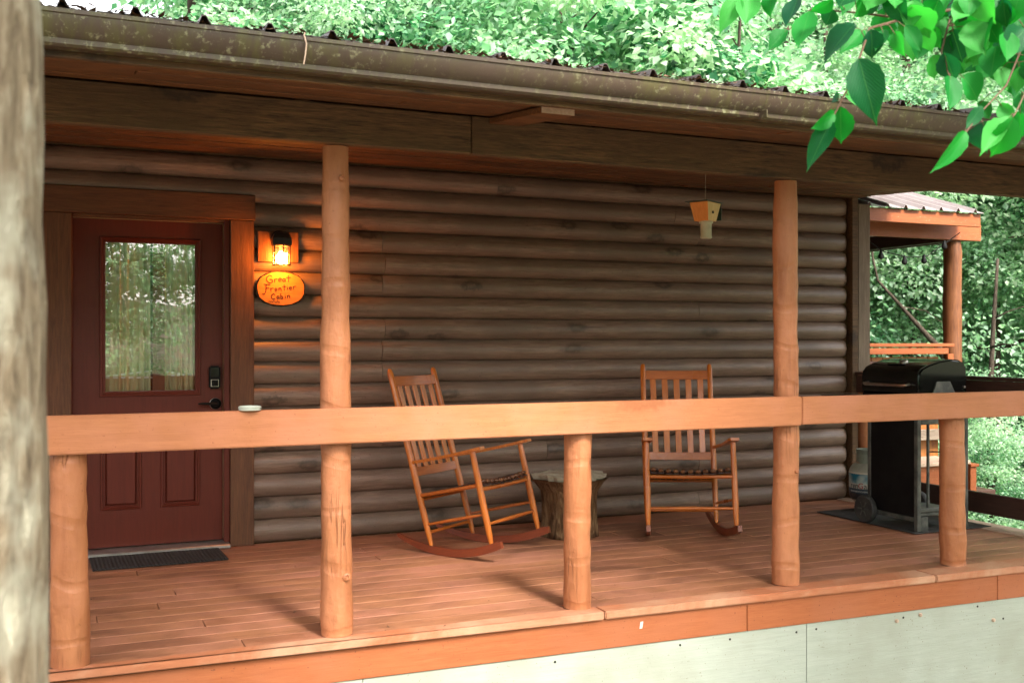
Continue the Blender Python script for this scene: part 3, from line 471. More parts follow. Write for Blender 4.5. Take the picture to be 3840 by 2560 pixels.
box('door_jamb', .978 + .002, 1.014, -.045, .10, .03, 2.119, M['door'], cabin, .002)
box('door_jamb', .047, .072, -.02, .10, .03, 2.119, M['door'], cabin, .002)
box('door_jamb', .074, .978, -.045, .10, 2.101, 2.119, M['trimx'], cabin, .002)
dbox('weather_strip', .9795, .984, .004, .02, .05, 2.10, M['brass'], .001)
dbox('weather_strip', .076, .977, .004, .02, 2.0985, 2.1005, M['brass'], 0)
dbox('threshold', .03, 1.01, -.13, .10, .003, .030, M['alu'], .006)
# lock and lever
kp = dbox('keypad_lock', .889, .961, -.008, .021, 1.022, 1.172, M['metal_black'], .010, 2)
def kp_piece(n, x0, x1, z0, z1, y0, y1, m): 
    o = dbox(n, x0, x1, y0, y1, z0, z1, m, .003); return o
kp_piece('keypad_ring', .900, .950, 1.036, 1.084, -.011, -.007, M['steel']); kp_piece('keypad_button', .904, .946, 1.040, 1.080, -.013, -.009, M['metal_black'])
kp_piece('keypad_button', .914, .936, 1.050, 1.070, -.015, -.011, M['enamel'])
kp_piece('keypad_screen', .898, .952, 1.100, 1.162, -.0105, -.007, M['enamel'])
RX = Matrix.Rotation(R(90), 4, 'X')
lathe('handle_rose', [(.036, -.012), (.036, .004), (.030, .012), (.018, .016), (.014, .045), (.012, .047)], M['metal_black'], dp, 28, (.932 - .53, .012, .925), RX)
lathe('handle_ring', [(.0375, -.008), (.0375, -.001), (.036, .000)], M['steel'], dp, 28, (.932 - .53, .012, .925), RX)
tube('handle', [(.932 - .53, -.035, .925), (.915 - .53, -.042, .926), (.88 - .53, -.044, .929), (.845 - .53, -.042, .930), (.818 - .53, -.038, .929)], [.011, .010, .009, .008, .005], M['metal_black'], dp, 10)

# ------------------------------------------------------------------ beam, ceiling, roof
def zo(y): return 2.392 + (y + 2.42) * .112           # underside of the outer soffit
def zi(y): return 2.392 + (y + 2.42) * .065           # porch ceiling
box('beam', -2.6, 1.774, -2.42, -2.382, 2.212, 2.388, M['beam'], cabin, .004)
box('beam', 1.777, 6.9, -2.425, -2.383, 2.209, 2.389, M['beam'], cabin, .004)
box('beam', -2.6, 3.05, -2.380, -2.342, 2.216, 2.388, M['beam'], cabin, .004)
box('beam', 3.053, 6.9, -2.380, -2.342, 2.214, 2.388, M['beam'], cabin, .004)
rr = random.Random(3)
def sloped_board(name, x0, x1, ya, yb, f, th, mat, dz=0):
    bm = bmesh.new(); cx = (x0 + x1) / 2; cy = (ya + yb) / 2; cz = f(cy)
    add_hex(bm, [(x - cx, y - cy, f(y) - cz + dz + t) for x in (x0, x1) for y in (ya, yb) for t in (0, th)]); bevel(bm, .003)
    return bobj(name, bm, mat, cabin, loc=(cx, cy, cz))
y = -3.075
while y < -2.44:
    yb = min(y + .128, -2.431); cut = rr.uniform(.2, 5.2)
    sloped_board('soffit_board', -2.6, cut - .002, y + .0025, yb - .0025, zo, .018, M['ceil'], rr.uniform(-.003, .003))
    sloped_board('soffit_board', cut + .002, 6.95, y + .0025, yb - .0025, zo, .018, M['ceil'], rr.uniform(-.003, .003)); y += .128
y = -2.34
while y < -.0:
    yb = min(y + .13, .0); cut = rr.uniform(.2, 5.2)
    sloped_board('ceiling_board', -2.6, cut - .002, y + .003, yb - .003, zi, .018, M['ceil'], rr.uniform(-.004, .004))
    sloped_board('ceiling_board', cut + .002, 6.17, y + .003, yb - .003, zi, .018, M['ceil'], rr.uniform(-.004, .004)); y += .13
# flat outlooker plank under the soffit
bm = bmesh.new(); add_hex(bm, [(x, y, zo(y) - .034 + t) for x in (1.862, 2.020) for y in (-3.005, -2.431) for t in (0, .028)]); bevel(bm, .002)
pl_ = bobj('rafter_tail', bm, M['ceil'], cabin)
box('rafter_tail_end', 1.864, 2.018, -3.009, -3.0055, zo(-3.005) - .0325, zo(-3.005) - .0075, M['bark_board'], cabin, 0)
# fascia and gutter
box('eave_fascia', -2.6, 6.95, -3.108, -3.083, 2.300, 2.425, M['beam'], cabin, .002)
GP = [(-3.112, 2.432), (-3.112, 2.322), (-3.165, 2.322), (-3.176, 2.330), (-3.178, 2.347), (-3.186, 2.352), (-3.205, 2.375), (-3.216, 2.400), (-3.218, 2.418), (-3.224, 2.421), (-3.225, 2.434), (-3.205, 2.436), (-3.205, 2.430), (-3.214, 2.427), (-3.21, 2.40), (-3.198, 2.378), (-3.18, 2.358), (-3.17, 2.332), (-3.118, 2.328), (-3.118, 2.432)]
def gut(x0, x1, dz=0, grow=0):
    c = (-3.17, 2.38); pr = [((y - c[0]) * (1 + grow) + c[0], (z - c[1]) * (1 + grow) + c[1] + dz) for y, z in GP]
    o = extrude_x('gutter', pr, x0, x1, M['gutter'], cabin, True, True, 35); return o
gut(-2.6, 2.875); gut(2.86, 6.98, .0, .03)
box('gutter_strap', 2.852, 2.858, -3.231, -3.17, 2.316, 2.350, M['gutter'], cabin, .001)
# ribbed roof sheets
def roof_sheet_mesh():
    w_ = .9144; xs = []; 
    prof = []
    for r in range(4):
        b = r * .2286
        prof += [(b + .0, 0), (b + .035, 0), (b + .045, .004), (b + .055, 0), (b + .075, 0), (b + .085, .004), (b + .095, 0), (b + .105, 0), (b + .116, .030), (b + .130, .030), (b + .147, 0)]
    prof.append((w_, 0)); ya, yb = -3.19, 5.9
    vs = [(x, y, z + .13 * 0 + (y - ya) * .112) for y in (ya, yb) for x, z in prof]; n = len(prof)
    vs += [(x, y, z - .004) for x, y, z in vs]
    fs = [(i, i + 1, i + 1 + n, i + n) for i in range(n - 1)]
    m = 2 * n; fs += [(i + m, i + n + m, i + 1 + n + m, i + 1 + m) for i in range(n - 1)]
    fs += [(i, i + m, i + 1 + m, i + 1) for i in range(n - 1)] + [(i + n, i + 1 + n, i + 1 + n + m, i + n + m) for i in range(n - 1)]
    me = bpy.data.meshes.new('roof_sheet'); me.from_pydata(vs, [], fs); me.materials.append(M['roofmetal']); return me
rs = roof_sheet_mesh()
for i in range(11):
    o = bpy.data.objects.new('roof_sheet', rs); link(o, cabin); o.location = (-2.62 + .9144 * i + .0015 * i - .013, 0, 2.446 + (.003 if i % 2 else 0))
def flakes(name, n, area, size, mat, parent=None, f=None, seed=1):
    r_ = random.Random(seed); vs = []; fs = []
    for i in range(n):
        x, y = r_.uniform(*area[0]), r_.uniform(*area[1]); z = (f(x, y) if f else 0) + r_.uniform(*area[2]); a = r_.uniform(0, 6.28); s = size * r_.uniform(.4, 1.3); t = r_.uniform(.2, .6)
        dx, dy = math.cos(a) * s, math.sin(a) * s; b = len(vs); h = s * r_.uniform(-.1, .9)
        vs += [(x - dx, y - dy, z), (x - dy * t, y + dx * t, z + h * .4), (x + dx, y + dy, z + h), (x + dy * t, y - dx * t, z + h * .3)]
        fs += [(b, b + 1, b + 2), (b, b + 2, b + 3)]
    o = mobj(name, vs, fs, mat, parent); return o
lt = stuff(flakes('leaf_litter', 3600, ((-1, 5.2), (-3.205, -3.02), (.0, .024)), .019, M['litter'], None, lambda x, y: 2.440 + (y + 3.19) * .1, 5))
lt['label'] = 'dead brown leaf litter lying along the roof edge above the gutter'; lt['category'] = 'leaf litter'

# ================================================================== PORCH DECK
deck = thing('porch_deck', 'terracotta painted plank porch deck with pale green skirting panels', 'deck', (0, 0, 0))
def yf(x): return -2.418 - .024 * (x + .04)         # front edge, running out a little to the right
rr = random.Random(12); y = -.012; rowi = 0
while y > -2.26:
    y2 = y - .1385; cuts = sorted([rr.uniform(-.4, 2.0), rr.uniform(2.4, 5.2)]); xs = [-2.6] + cuts + [6.02]
    for a, b in zip(xs, xs[1:]):
        box('deck_board', a + .002, b - .002, y2 + .0015, y - .0015, -.030, rr.uniform(-.0012, .0), M['deck'], deck, .0022)
    y = y2; rowi += 1
yb = y
def edge_piece(name, x0, x1, f0, f1, z0, z1, mat, bev):
    """board whose front/back follow two lines"""
    cx = (x0 + x1) / 2; cy = f0(cx); cz = (z0 + z1) / 2
    bm = bmesh.new(); add_hex(bm, [(x - cx, g(x) - cy, z - cz) for x in (x0, x1) for g in (f0, f1) for z in (z0, z1)]); bevel(bm, bev, 2)
    return bobj(name, bm, mat, deck, loc=(cx, cy, cz))
for a, b in ((-2.6, 2.452), (2.458, 4.560), (4.566, 6.24)):
    edge_piece('edge_board', a, b, lambda x: yf(x), lambda x: yb + .001, -.036, .004, M['deck_edge'], .006)
for a, b in ((-2.6, 3.30), (3.303, 5.045), (5.048, 6.24)):
    edge_piece('fascia_board', a, b, lambda x: yf(x) + .022, lambda x: yf(x) + .060, -.185, -.0365, M['fascia'], .003)
for a, b in ((-2.6, 1.25), (1.253, 3.685), (3.689, 6.22)):
    edge_piece('skirt_panel', a, b, lambda x: yf(x) + .030, lambda x: yf(x) + .045, -2.4, -.187, M['skirt'], .001)
box('deck_trim', 6.03, 6.24, yf(6.1) + .34, -.0, -.034, .006, M['bark_board'], deck, .006)
box('skirt_panel', 6.2, 6.22, -2.5, 0, -2.4, -.04, M['skirt'], deck, .001)
bm = bmesh.new()
for xx in (0, 1.5, 3, 4.5, 6): add_box(bm, xx, xx + .04, -2.3, -.02, -.18, -.032)
bobj('joist', bm, M['beam'], deck)
for (x, z) in ((3.62, -.225), (3.75, -.222), (3.62, -.60), (3.75, -.60), (2.2, -.22), (2.9, -.215), (4.35, -.22), (4.9, -.21), (3.2, -.218), (5.1, -.3)):
    lathe('nail_head', [(.006, 0), (.006, .002), (.003, .003)], M['bronze'], deck, 10, (x, yf(x) + .0298, z), Matrix.Rotation(R(90), 4, 'X'))
bm = bmesh.new(); add_hex(bm, [(2.66 + a + (.006 if c else 0), yf(2.66) + .0215 - b, -.105 + c) for a in (0, .016) for b in (0, .0008) for c in (0, .034)]); bobj('paint_chip', bm, M['white'], deck)
for x, z in ((4.30, -.232), (4.47, -.215), (5.02, -.30)):
    lathe('mud_nest', [(.002, -.012), (.010, -.008), (.012, .0), (.008, .008), (.002, .010)], M['bark_board'], deck, 8, (x, yf(x) + .026, z))
dl = stuff(flakes('fallen_bits', 260, ((.1, 6.0), (-2.45, -.05), (.002, .004)), .009, M['litter'], None, lambda x, y: 0, 9))
dl['label'] = 'small dead leaf bits scattered over the deck boards'; dl['category'] = 'leaf litter'
bb = stuff(flakes('fallen_bits', 40, ((1.4, 3.3), (-.09, -.03), (.002, .006)), .012, M['bark_board'], None, lambda x, y: 0, 19))
bb['label'] = 'pale wood crumbs along the foot of the log wall'; bb['category'] = 'debris'

# ------------------------------------------------------------------ posts
def post_bm(h, r0, r1, seed, n=20):
    rr = random.Random(seed); bm = bmesh.new(); pts = []; rad = []
    k = max(6, int(h / .07)); dx = dy = 0
    for i in range(k + 1):
        t = i / k; dx += rr.uniform(-.0022, .0022); dy += rr.uniform(-.0022, .0022)
        pts.append((dx * (1 - t) + .003 * math.sin(t * 5 + seed), dy, h * t)); rad.append(r0 + (r1 - r0) * t + rr.uniform(-.0036, .0036))
    add_tube(bm, pts, rad, n, True, .035, seed); bmesh.ops.recalc_face_normals(bm, faces=bm.faces); return bm
def tall_post(x, y, h, r0, r1, seed, label):
    t = bobj('porch_post', post_bm(h, r0, r1, seed), M['post'], None, True, loc=(x, y, .0045), auto=60)
    tag(t, label, 'post', 'posts holding up the porch beam'); return t
p2 = tall_post(1.150, -2.335, 2.207, .073, .060, 2, 'tall terracotta log post between the door and the left rocking chair')
p3 = tall_post(3.655, -2.345, 2.203, .073, .063, 5, 'tall terracotta log post between the right rocking chair and the grill')
def stub(x, z, y, p, r=.02):     # branch stub knot on a post
    lathe('knot', [(r, 0), (r * .85, .010), (r * .45, .013), (r * .35, .009)], M['post'], p, 12, (x, y, z), Matrix.Rotation(R(90), 4, 'X'))
stub(.012, 2.06, -.054, p2, .015); stub(.030, .27, -.064, p2, .021); stub(.018, .62, -.066, p3, .012)

# ------------------------------------------------------------------ railings
rail = thing('porch_railing', 'front porch railing of wide terracotta boards on short log posts', 'railing', (2.4, -2.4, 0))
def rbox(n, x0, x1, y0, y1, z0, z1, m, b=.005): return box(n, x0 - 2.4, x1 - 2.4, y0 + 2.4, y1 + 2.4, z0, z1, m, rail, b, 2)
rbox('rail_board', -2.6, 3.683, -2.446, -2.408, .876, 1.033, M['rail']); rbox('rail_board', 3.686, 6.3, -2.444, -2.408, .880, 1.031, M['rail'])
for i, (x, r0, r1) in enumerate(((.035, .074, .071), (2.375, .069, .067), (4.885, .075, .071))):
    bobj('short_post', post_bm(1.0, r0, r1, 20 + i), M['post'], rail, True, loc=(x - 2.4, .065, .0045), auto=60)
lathe('short_post', [(.07, 0), (.07, .99)], M['post'], rail, 16, (-1.4 - 2.4, .065, .0045))
side = thing('side_railing', 'dark brown side railing of two boards at the right end of the porch', 'railing', (6.2, -1.2, 0))
def sbox(n, x0, x1, y0, y1, z0, z1, m, b=.004): return box(n, x0 - 6.2, x1 - 6.2, y0 + 1.2, y1 + 1.2, z0, z1, m, side, b)
sbox('rail_board', 6.165, 6.205, -2.405, -.085, .900, 1.045, M['dark']); sbox('rail_board', 6.165, 6.205, -2.405, -.085, .078, .228, M['dark'])
sbox('cap_board', 6.16, 6.30, -2.40, -.0, 1.047, 1.072, M['dark'], .003)
bobj('short_post', post_bm(.898, .068, .064, 31), M['post'], side, True, loc=(6.275 - 6.2, -.06 + 1.2, .0065), auto=60)
bobj('short_post', post_bm(.898, .068, .064, 33), M['post'], side, True, loc=(6.275 - 6.2, -2.30 + 1.2, .0065), auto=60)
gp = box('square_post', 6.222, 6.352, -.05, .075, 1.074, 2.50, M['grey'], None, .005)
tag(gp, 'grey weathered square post standing on the railing at the cabin corner', 'post')

# ================================================================== LAMP, SIGN, TRAP, DISH
lamp = thing('wall_lantern', 'lit black wall lantern on a square wooden board beside the door', 'lamp', (1.325, -.060, 1.95))
box('mount_board', -.138, .130, -.024, .006, -.100, .104, M['trim'], lamp, .004)
LM = M['bronze']; LY = -.105
lathe('hood', [(.001, .092), (.03, .090), (.055, .074), (.070, .045), (.072, .005), (.066, -.004), (.06, -.008)], LM, lamp, 6, (0, LY, .005), Matrix.Rotation(R(30), 4, 'Z'), 20)
lathe('back_plate', [(.055, 0), (.055, .012), (.048, .018)], LM, lamp, 24, (0, -.022, .055), Matrix.Rotation(R(90), 4, 'X'))
tube('arm', [(0, -.03, .06), (0, -.06, .085), (0, -.09, .09), (0, LY, .08)], .009, LM, lamp, 8)
for k in range(6):
    a = R(60 * k + 30); x, y_ = .058 * math.cos(a), LY + .058 * math.sin(a)
    box('frame_bar', x - .0035, x + .0035, y_ - .0035, y_ + .0035, -.122, .0, LM, lamp, 0)
    a2 = R(60 * (k + 1) + 30); bm = bmesh.new()
    p0 = (.054 * math.cos(a), LY + .054 * math.sin(a)); p1 = (.054 * math.cos(a2), LY + .054 * math.sin(a2))
    v = [bm.verts.new(q) for q in ((*p0, -.118), (*p1, -.118), (*p1, -.002), (*p0, -.002))]; bm.faces.new(v); bobj('lamp_pane', bm, M['clear'], lamp)
tube('base_ring', [(.060 * math.cos(R(30 + 60 * k)), LY + .060 * math.sin(R(30 + 60 * k)), -.124) for k in range(7)], .004, M['bronze'], lamp, 6)
lathe('socket', [(.014, 0), (.016, .04), (.016, .05)], M['white'], lamp, 14, (0, LY, -.04))
bl = lathe('bulb', [(.002, -.050), (.022, -.044), (.033, -.028), (.035, -.008), (.028, .010), (.016, .028), (.014, .034)], M['bulb'], lamp, 18, (0, LY, -.068))

sign = thing('oval_sign', 'oval wood slice sign reading Great Frontier Cabin below the lantern', 'sign', (1.338, -.066, 1.678))
def sign_slab(rx, rz, y0, y1, name, mat, jag, seed):
    rr = random.Random(seed); n = 56; bm = bmesh.new(); A = []; B = []
    for k in range(n):
        a = 2 * math.pi * k / n; q = 1 + rr.uniform(-jag, jag)
        ex = abs(math.cos(a)) ** .9 * math.copysign(1, math.cos(a)); ez = abs(math.sin(a)) ** .85 * math.copysign(1, math.sin(a))
        A.append(bm.verts.new((rx * ex * q, y0, rz * ez * q))); B.append(bm.verts.new((rx * ex * q * 1.01, y1, rz * ez * q * 1.01)))
    for k in range(n): bm.faces.new((A[k], A[(k + 1) % n], B[(k + 1) % n], B[k]))
    bm.faces.new(A); bm.faces.new(B[::-1]); bmesh.ops.recalc_face_normals(bm, faces=bm.faces)
    return bobj(name, bm, mat, sign)
sign_slab(.160, .115, -.016, .010, 'bark_edge', M['hole'], .022, 3); sign_slab(.153, .108, -.020, -.004, 'wood_slice', M['sign'], .012, 4)
def text(s, size, loc, mat, parent, rot=(R(90), 0, 0), ext=.0008, shear=0, spacing=1, align='LEFT', name='lettering'):
    c = bpy.data.curves.new(name, 'FONT'); c.body = s; c.size = size; c.extrude = ext; c.shear = shear; c.space_character = spacing; c.align_x = align; c.resolution_u = 3
    o = bpy.data.objects.new(name, c); sc.collection.objects.link(o); dg = bpy.context.evaluated_depsgraph_get()
    me = bpy.data.meshes.new_from_object(o.evaluated_get(dg)); me.materials.clear(); me.materials.append(mat)
    bpy.data.objects.remove(o); o = bpy.data.objects.new(name, me); link(o, parent); o.location = loc; o.rotation_euler = rot; return o
def strokes(lines, w_, mat, parent, name='lettering'):
    bm = bmesh.new(); q = 0
    for ln in lines:
        for a, b in zip(ln, ln[1:]):
            y0 = -.0214 - .0002 * q; q = (q + 1) % 5
            beam_between(bm, (a[0], y0, a[1]), (b[0], y0, b[1]), w_, .0006, up=(0, 1, 0))
    bmesh.ops.recalc_face_normals(bm, faces=bm.faces); return bobj(name, bm, mat, parent)
def glyph(ch, x, z, s):
    G = {'G': [[(.75, .85), (.45, 1), (.1, .75), (.05, .35), (.35, 0), (.8, .12), (.8, .42), (.45, .45)]], 'r': [[(.1, .6), (.15, 0)], [(.12, .4), (.35, .6), (.6, .55)]],
         'e': [[(.05, .32), (.6, .36), (.5, .58), (.2, .58), (.04, .3), (.2, .02), (.6, .08)]], 'a': [[(.55, .5), (.25, .55), (.05, .25), (.25, .0), (.55, .3), (.55, .55), (.6, 0)]],
         't': [[(.3, .95), (.32, .0)], [(.0, .62), (.65, .66)]], 'F': [[(.45, .95), (.4, .1), (.2, -.35), (-.1, -.3)], [(.1, 1), (1.0, .95)], [(.4, .5), (.85, .5)]],
         'o': [[(.3, .55), (.05, .3), (.3, .0), (.55, .3), (.3, .55)]], 'n': [[(.08, .55), (.1, 0)], [(.1, .4), (.35, .58), (.52, .4), (.55, 0)]],
         'i': [[(.2, .5), (.2, 0)], [(.2, .78), (.2, .72)]], 'C': [[(.8, .8), (.45, .98), (.1, .65), (.12, .25), (.45, 0), (.85, .15)]], 'b': [[(.1, 1), (.1, 0), (.45, .02), (.55, .3), (.35, .5), (.1, .4)]]}
    return [[(x + a * s, z + b * s) for a, b in ln] for ln in G[ch]]
ls = []
for ch, x, z, s in (('G', -.098, .035, .052), ('r', -.048, .040, .040), ('e', -.020, .046, .038), ('a', .006, .046, .038), ('t', .034, .045, .045),
                    ('F', -.118, -.022, .048), ('r', -.072, -.020, .038), ('o', -.044, -.016, .034), ('n', -.018, -.014, .034), ('t', .008, -.012, .040), ('i', .034, -.008, .038), ('e', .050, -.006, .034), ('r', .076, -.004, .036),
                    ('C', -.068, -.070, .036), ('a', -.032, -.068, .034), ('b', -.006, -.066, .034), ('i', .020, -.064, .034), ('n', .038, -.062, .034)): ls += glyph(ch, x, z, s)
strokes(ls, .0062, M['ink'], sign)
r_ = random.Random(2); sq = []; x = -.088
while x < -.012: sq.append([(x, -.086 + r_.uniform(-.004, .006)), (x + .007, -.086 + r_.uniform(-.008, .008))]); x += .005
strokes(sq, .0028, M['ink_black'], sign, 'marker_line')

trap = thing('bee_trap', 'small hanging wooden bee trap with a clear jar below it', 'bee trap', (3.70, -1.5, 2.07), (0, 0, R(28)))
def frustum(name, s0, s1, z0, z1, mats):
    bm = bmesh.new(); p = []
    A = [bm.verts.new((x * s0[0], y * s0[1], z0)) for x, y in ((-1, -1), (1, -1), (1, 1), (-1, 1))]; B = [bm.verts.new((x * s1[0], y * s1[1], z1)) for x, y in ((-1, -1), (1, -1), (1, 1), (-1, 1))]
    for i in range(4):
        f = bm.faces.new((A[i], A[(i + 1) % 4], B[(i + 1) % 4], B[i])); f.material_index = 1 if i in (0, 2) else 0
    bm.faces.new(A[::-1]); bm.faces.new(B); return bobj(name, bm, mats, trap)
frustum('trap_box', (.052, .048), (.086, .062), .010, .122, [M['trap_orange'], M['trap_pale']])
box('trap_roof', -.115, .100, -.075, .080, .124, .129, M['trap_green'], trap, .001); box('trap_shield', .098, .101, -.06, .08, .02, .126, M['trap_green'], trap, 0)
lathe('hole', [(.009, 0), (.009, .004)], M['hole'], trap, 14, (-.008, -.056, .062), Matrix.Rotation(R(90), 4, 'X')); lathe('hole', [(.008, 0), (.008, .004)], M['hole'], trap, 14, (.069, 0, .062), Matrix.Rotation(R(90), 4, 'Y'))
lathe('jar_lid', [(.044, .0), (.044, .012)], M['pale_plastic'], trap, 20, (.01, 0, -.002)); lathe('jar', [(.030, -.098), (.037, -.094), (.036, -.085), (.034, -.08), (.035, -.01), (.034, -.002)], M['pale_plastic'], trap, 12, (.01, 0, 0))
tube('hanging_cord', [(0, 0, .128), (.003, 0, .25), (0, 0, zi(-1.5) - 2.07)], .0018, M['stump_top'], trap, 6)

dish = lathe('glass_dish', [(.044, 0), (.048, .003), (.048, .007), (.046, .009), (.049, .011), (.049, .018), (.046, .019), (.040, .013), (.002, .012)], M['frost'], None, 28, (.750, -2.427, 1.0335))
tag(dish, 'small clear glass dish lying on the front rail left of the tall post', 'dish')
mt = box('door_mat', -.385, .385, -.235, .235, 0, .010, M['doormat'], None, .003); mt.location = (.552, -.262, .008); mt.rotation_euler = (0, 0, R(1.5))
tag(mt, 'black ribbed rubber mat on the deck in front of the door', 'door mat')

# ================================================================== ROCKING CHAIRS
WF, WB, D, HF, RK, HB, RR, TF, TB, Y0 = .291, .244, .47, .618, .054, 1.255, 1.0, .202, .60, .109
def zb(y): return RR - math.sqrt(RR * RR - y * y)
YF, YB = Y0 - D / 2, Y0 + D / 2
def wid(y): return WF + (WB - WF) * (y - YF) / (YB - YF)
def make_chair(label, loc, yaw, tau):
    t = thing('rocking_chair', label, 'rocking chair', (0, 0, 0), group='rocking chairs on the porch')
    mt_, mx = M['chair'], M['chairx']
    def bp(z):           # back post centre line at height z
        z0 = zb(YB) + .045; f = (z - z0) / (HB - z0); return YB + RK * f
    for s in (-1, 1):
        z0 = zb(YF) + .040; hs_ = [0, .05, .12, .25, .4, .7, .93, 1]; rs_ = [.012, .0145, .018, .0205, .021, .020, .018, .0165]
        tube('front_post', [(s * WF, YF, z0 + (HF - z0) * h) for h in hs_], rs_, mt_, t, 12)
        z0 = zb(YB) + .040; hs_ = [0, .03, .08, .16, .3, .6, .9, .975, .992, 1]; rs_ = [.012, .0145, .018, .020, .021, .020, .019, .019, .015, .007]
        tube('back_post', [(s * WB, YB + RK * h, z0 + (HB - z0) * h) for h in hs_], rs_, mt_, t, 12)
        # rocker: curved plank set on edge, converging to the rear
        bm = bmesh.new(); n = 22; rings = []
        for i in range(n + 1):
            y = -TF + (TF + TB) * i / n; x = s * (WF + (WB - WF) * (y - YF) / (YB - YF)); zz = zb(y); hh = .050 * (1 if y < .3 else 1 - .55 * ((y - .3) / .3) ** 1.5); 
            if i == 0: hh = .040
            rings.append([bm.verts.new((x + a * .014, y, zz + b * hh)) for a, b in ((-1, 0), (1, 0), (1, 1), (-1, 1))])
        for a, b in zip(rings, rings[1:]):
            for k in range(4): bm.faces.new((a[k], a[(k + 1) % 4], b[(k + 1) % 4], b[k]))
        bm.faces.new(rings[0][::-1]); bm.faces.new(rings[-1]); bevel(bm, 0)
        bobj('rocker', bm, M['rocker'], t, False)
        # arm: narrow at the back post, paddle at the front
        bm = bmesh.new(); zA0, zA1 = .640, .628; rings = []
        ya, yb_ = bp(.64) + .012, YF - .075
        for i in range(13):
            f = i / 12; y = ya + (yb_ - ya) * f; x = s * (WB + (WF - WB) * f + .006 * math.sin(f * 3.1)); hw = .014 + .026 * max(0, (f - .45) / .55) ** .8
            if f > .93: hw *= .72
            if i == 0: hw = .010
            zc = zA0 + (zA1 - zA0) * f - .006 * math.sin(f * math.pi)
            rings.append([bm.verts.new((x + a * hw, y, zc + b * .0095)) for a, b in ((-1, -1), (1, -1), (1, 1), (-1, 1))])
        for a, b in zip(rings, rings[1:]):
            for k in range(4): bm.faces.new((a[k], a[(k + 1) % 4], b[(k + 1) % 4], b[k]))
        bm.faces.new(rings[0][::-1]); bm.faces.new(rings[-1]); bevel(bm, .003, 2)
        bobj('armrest', bm, mt_, t, False)
        tube('side_rail', [(s * WF, YF, .412), (s * WB, bp(.425), .425)], .0125, mx, t, 10)
        tube('side_stretcher', [(s * WF, YF, .235), (s * (WF + WB) / 2, Y0, .238), (s * WB, bp(.24), .240)], [.008, .0115, .008], mx, t, 10)
    tube('front_rail', [(-WF, YF, .385), (0, YF, .382), (WF, YF, .385)], [.012, .0145, .012], mx, t, 10)
    tube('back_rail', [(-WB, bp(.40), .40), (WB, bp(.40), .40)], .0125, mx, t, 10)
    tube('front_stretcher', [(-WF, YF, .175), (0, YF, .175), (WF, YF, .175)], [.009, .0130, .009], mx, t, 10)
    tube('back_stretcher', [(-WB, bp(.19), .19), (WB, bp(.19), .19)], [.011, .011], mx, t, 10)
    def backrail(name, z0, z1, th=.018, bow=.012):
        bm = bmesh.new(); rings = []
        for i in range(9):
            f = i / 8 * 2 - 1; x = f * (WB - .012); bo = bow * (1 - f * f)
            rings.append([bm.verts.new((x, bp(z) + bo + d, z)) for z, d in ((z0, -th / 2), (z0, th / 2), (z1, th / 2), (z1, -th / 2))])
        for a, b in zip(rings, rings[1:]):
            for k in range(4): bm.faces.new((a[k], a[(k + 1) % 4], b[(k + 1) % 4], b[k]))
        bm.faces.new(rings[0][::-1]); bm.faces.new(rings[-1]); bevel(bm, .002); bobj(name, bm, mx, t)
    backrail('top_slat', 1.140, 1.205); backrail('lower_slat', .548, .604)
    for i in range(5):
        x = (i - 2) * .0865; bo = .012 * (1 - (x / WB) ** 2); bm = bmesh.new()
        add_hex(bm, [(x * f + a * .021, bp(z) + bo + d, z) for z, f in ((.600, .97), (1.146, 1.0)) for a in (-1, 1) for d in (-.005, .005)]); bevel(bm, .0015)
        bobj('back_slat', bm, mt_, t)
    # woven strap seat: long straps wrapped over front and back rails, cross straps under and over
    def sz(x, y): return .436 - .034 * (1 - (x / .27) ** 2) * (.55 + .45 * math.sin(math.pi * (y - YF) / D)) + .012 * (YB - y)
    bm = bmesh.new(); ns = 11
    for i in range(ns):
        xc = (i - 5) * .0495; n = 14; rings = []
        for j in range(n + 1):
            y = YF - .018 + (D + .03) * j / n; x = xc * (wid(y) / WF); off = .0022 * (1 if (j + i) % 2 else -1)
            z = sz(x, min(max(y, YF), YB)) + off
            if j == 0: z -= .028
            if j == n: z -= .02
            rings.append([bm.verts.new((x + a * .020 * (wid(y) / WF), y, z + b)) for a, b in ((-1, -.002), (1, -.002), (1, .002), (-1, .002))])
        for a, b in zip(rings, rings[1:]):
            for k in range(4): bm.faces.new((a[k], a[(k + 1) % 4], b[(k + 1) % 4], b[k]))
        bm.faces.new(rings[0][::-1]); bm.faces.new(rings[-1])
    for j in range(9):
        y = YF + .02 + j * .0515; rings = []
        for i in range(13):
            x = (i / 12 * 2 - 1) * (wid(y) - .004); z = sz(x, y) - .0006 + .0020 * (1 if (i + j) % 2 else -1); 
            if i in (0, 12): z -= .012
            rings.append([bm.verts.new((x, y + a * .021, z + b)) for a, b in ((-1, -.002), (1, -.002), (1, .002), (-1, .002))])
        for a, b in zip(rings, rings[1:]):
            for k in range(4): bm.faces.new((a[k], a[(k + 1) % 4], b[(k + 1) % 4], b[k]))
        bm.faces.new(rings[0][::-1]); bm.faces.new(rings[-1])
    bmesh.ops.recalc_face_normals(bm, faces=bm.faces); bobj('seat', bm, M['seat'], t)
    for i in range(ns):      # loops showing over the front rail
        xc = (i - 5) * .0495; z = sz(xc, YF) - .004
        bm = bmesh.new(); add_box(bm, -.017, .017, -.012, .012, -.014, .010); bevel(bm, .006, 2)
        bobj('seat_loop', bm, M['strap'], t, True, loc=(xc, YF - .006, z))
    off = Matrix.Rotation(yaw, 4, 'Z') @ Vector((0, -RR * math.sin(tau), RR - RR * math.cos(tau)))
    t.location = Vector(loc) + off; t.rotation_euler = (-tau, 0, yaw); return t
make_chair('brown slatted rocking chair turned sideways, beside the stump, left of the other', (2.405, -.748, .001), .633, .243)
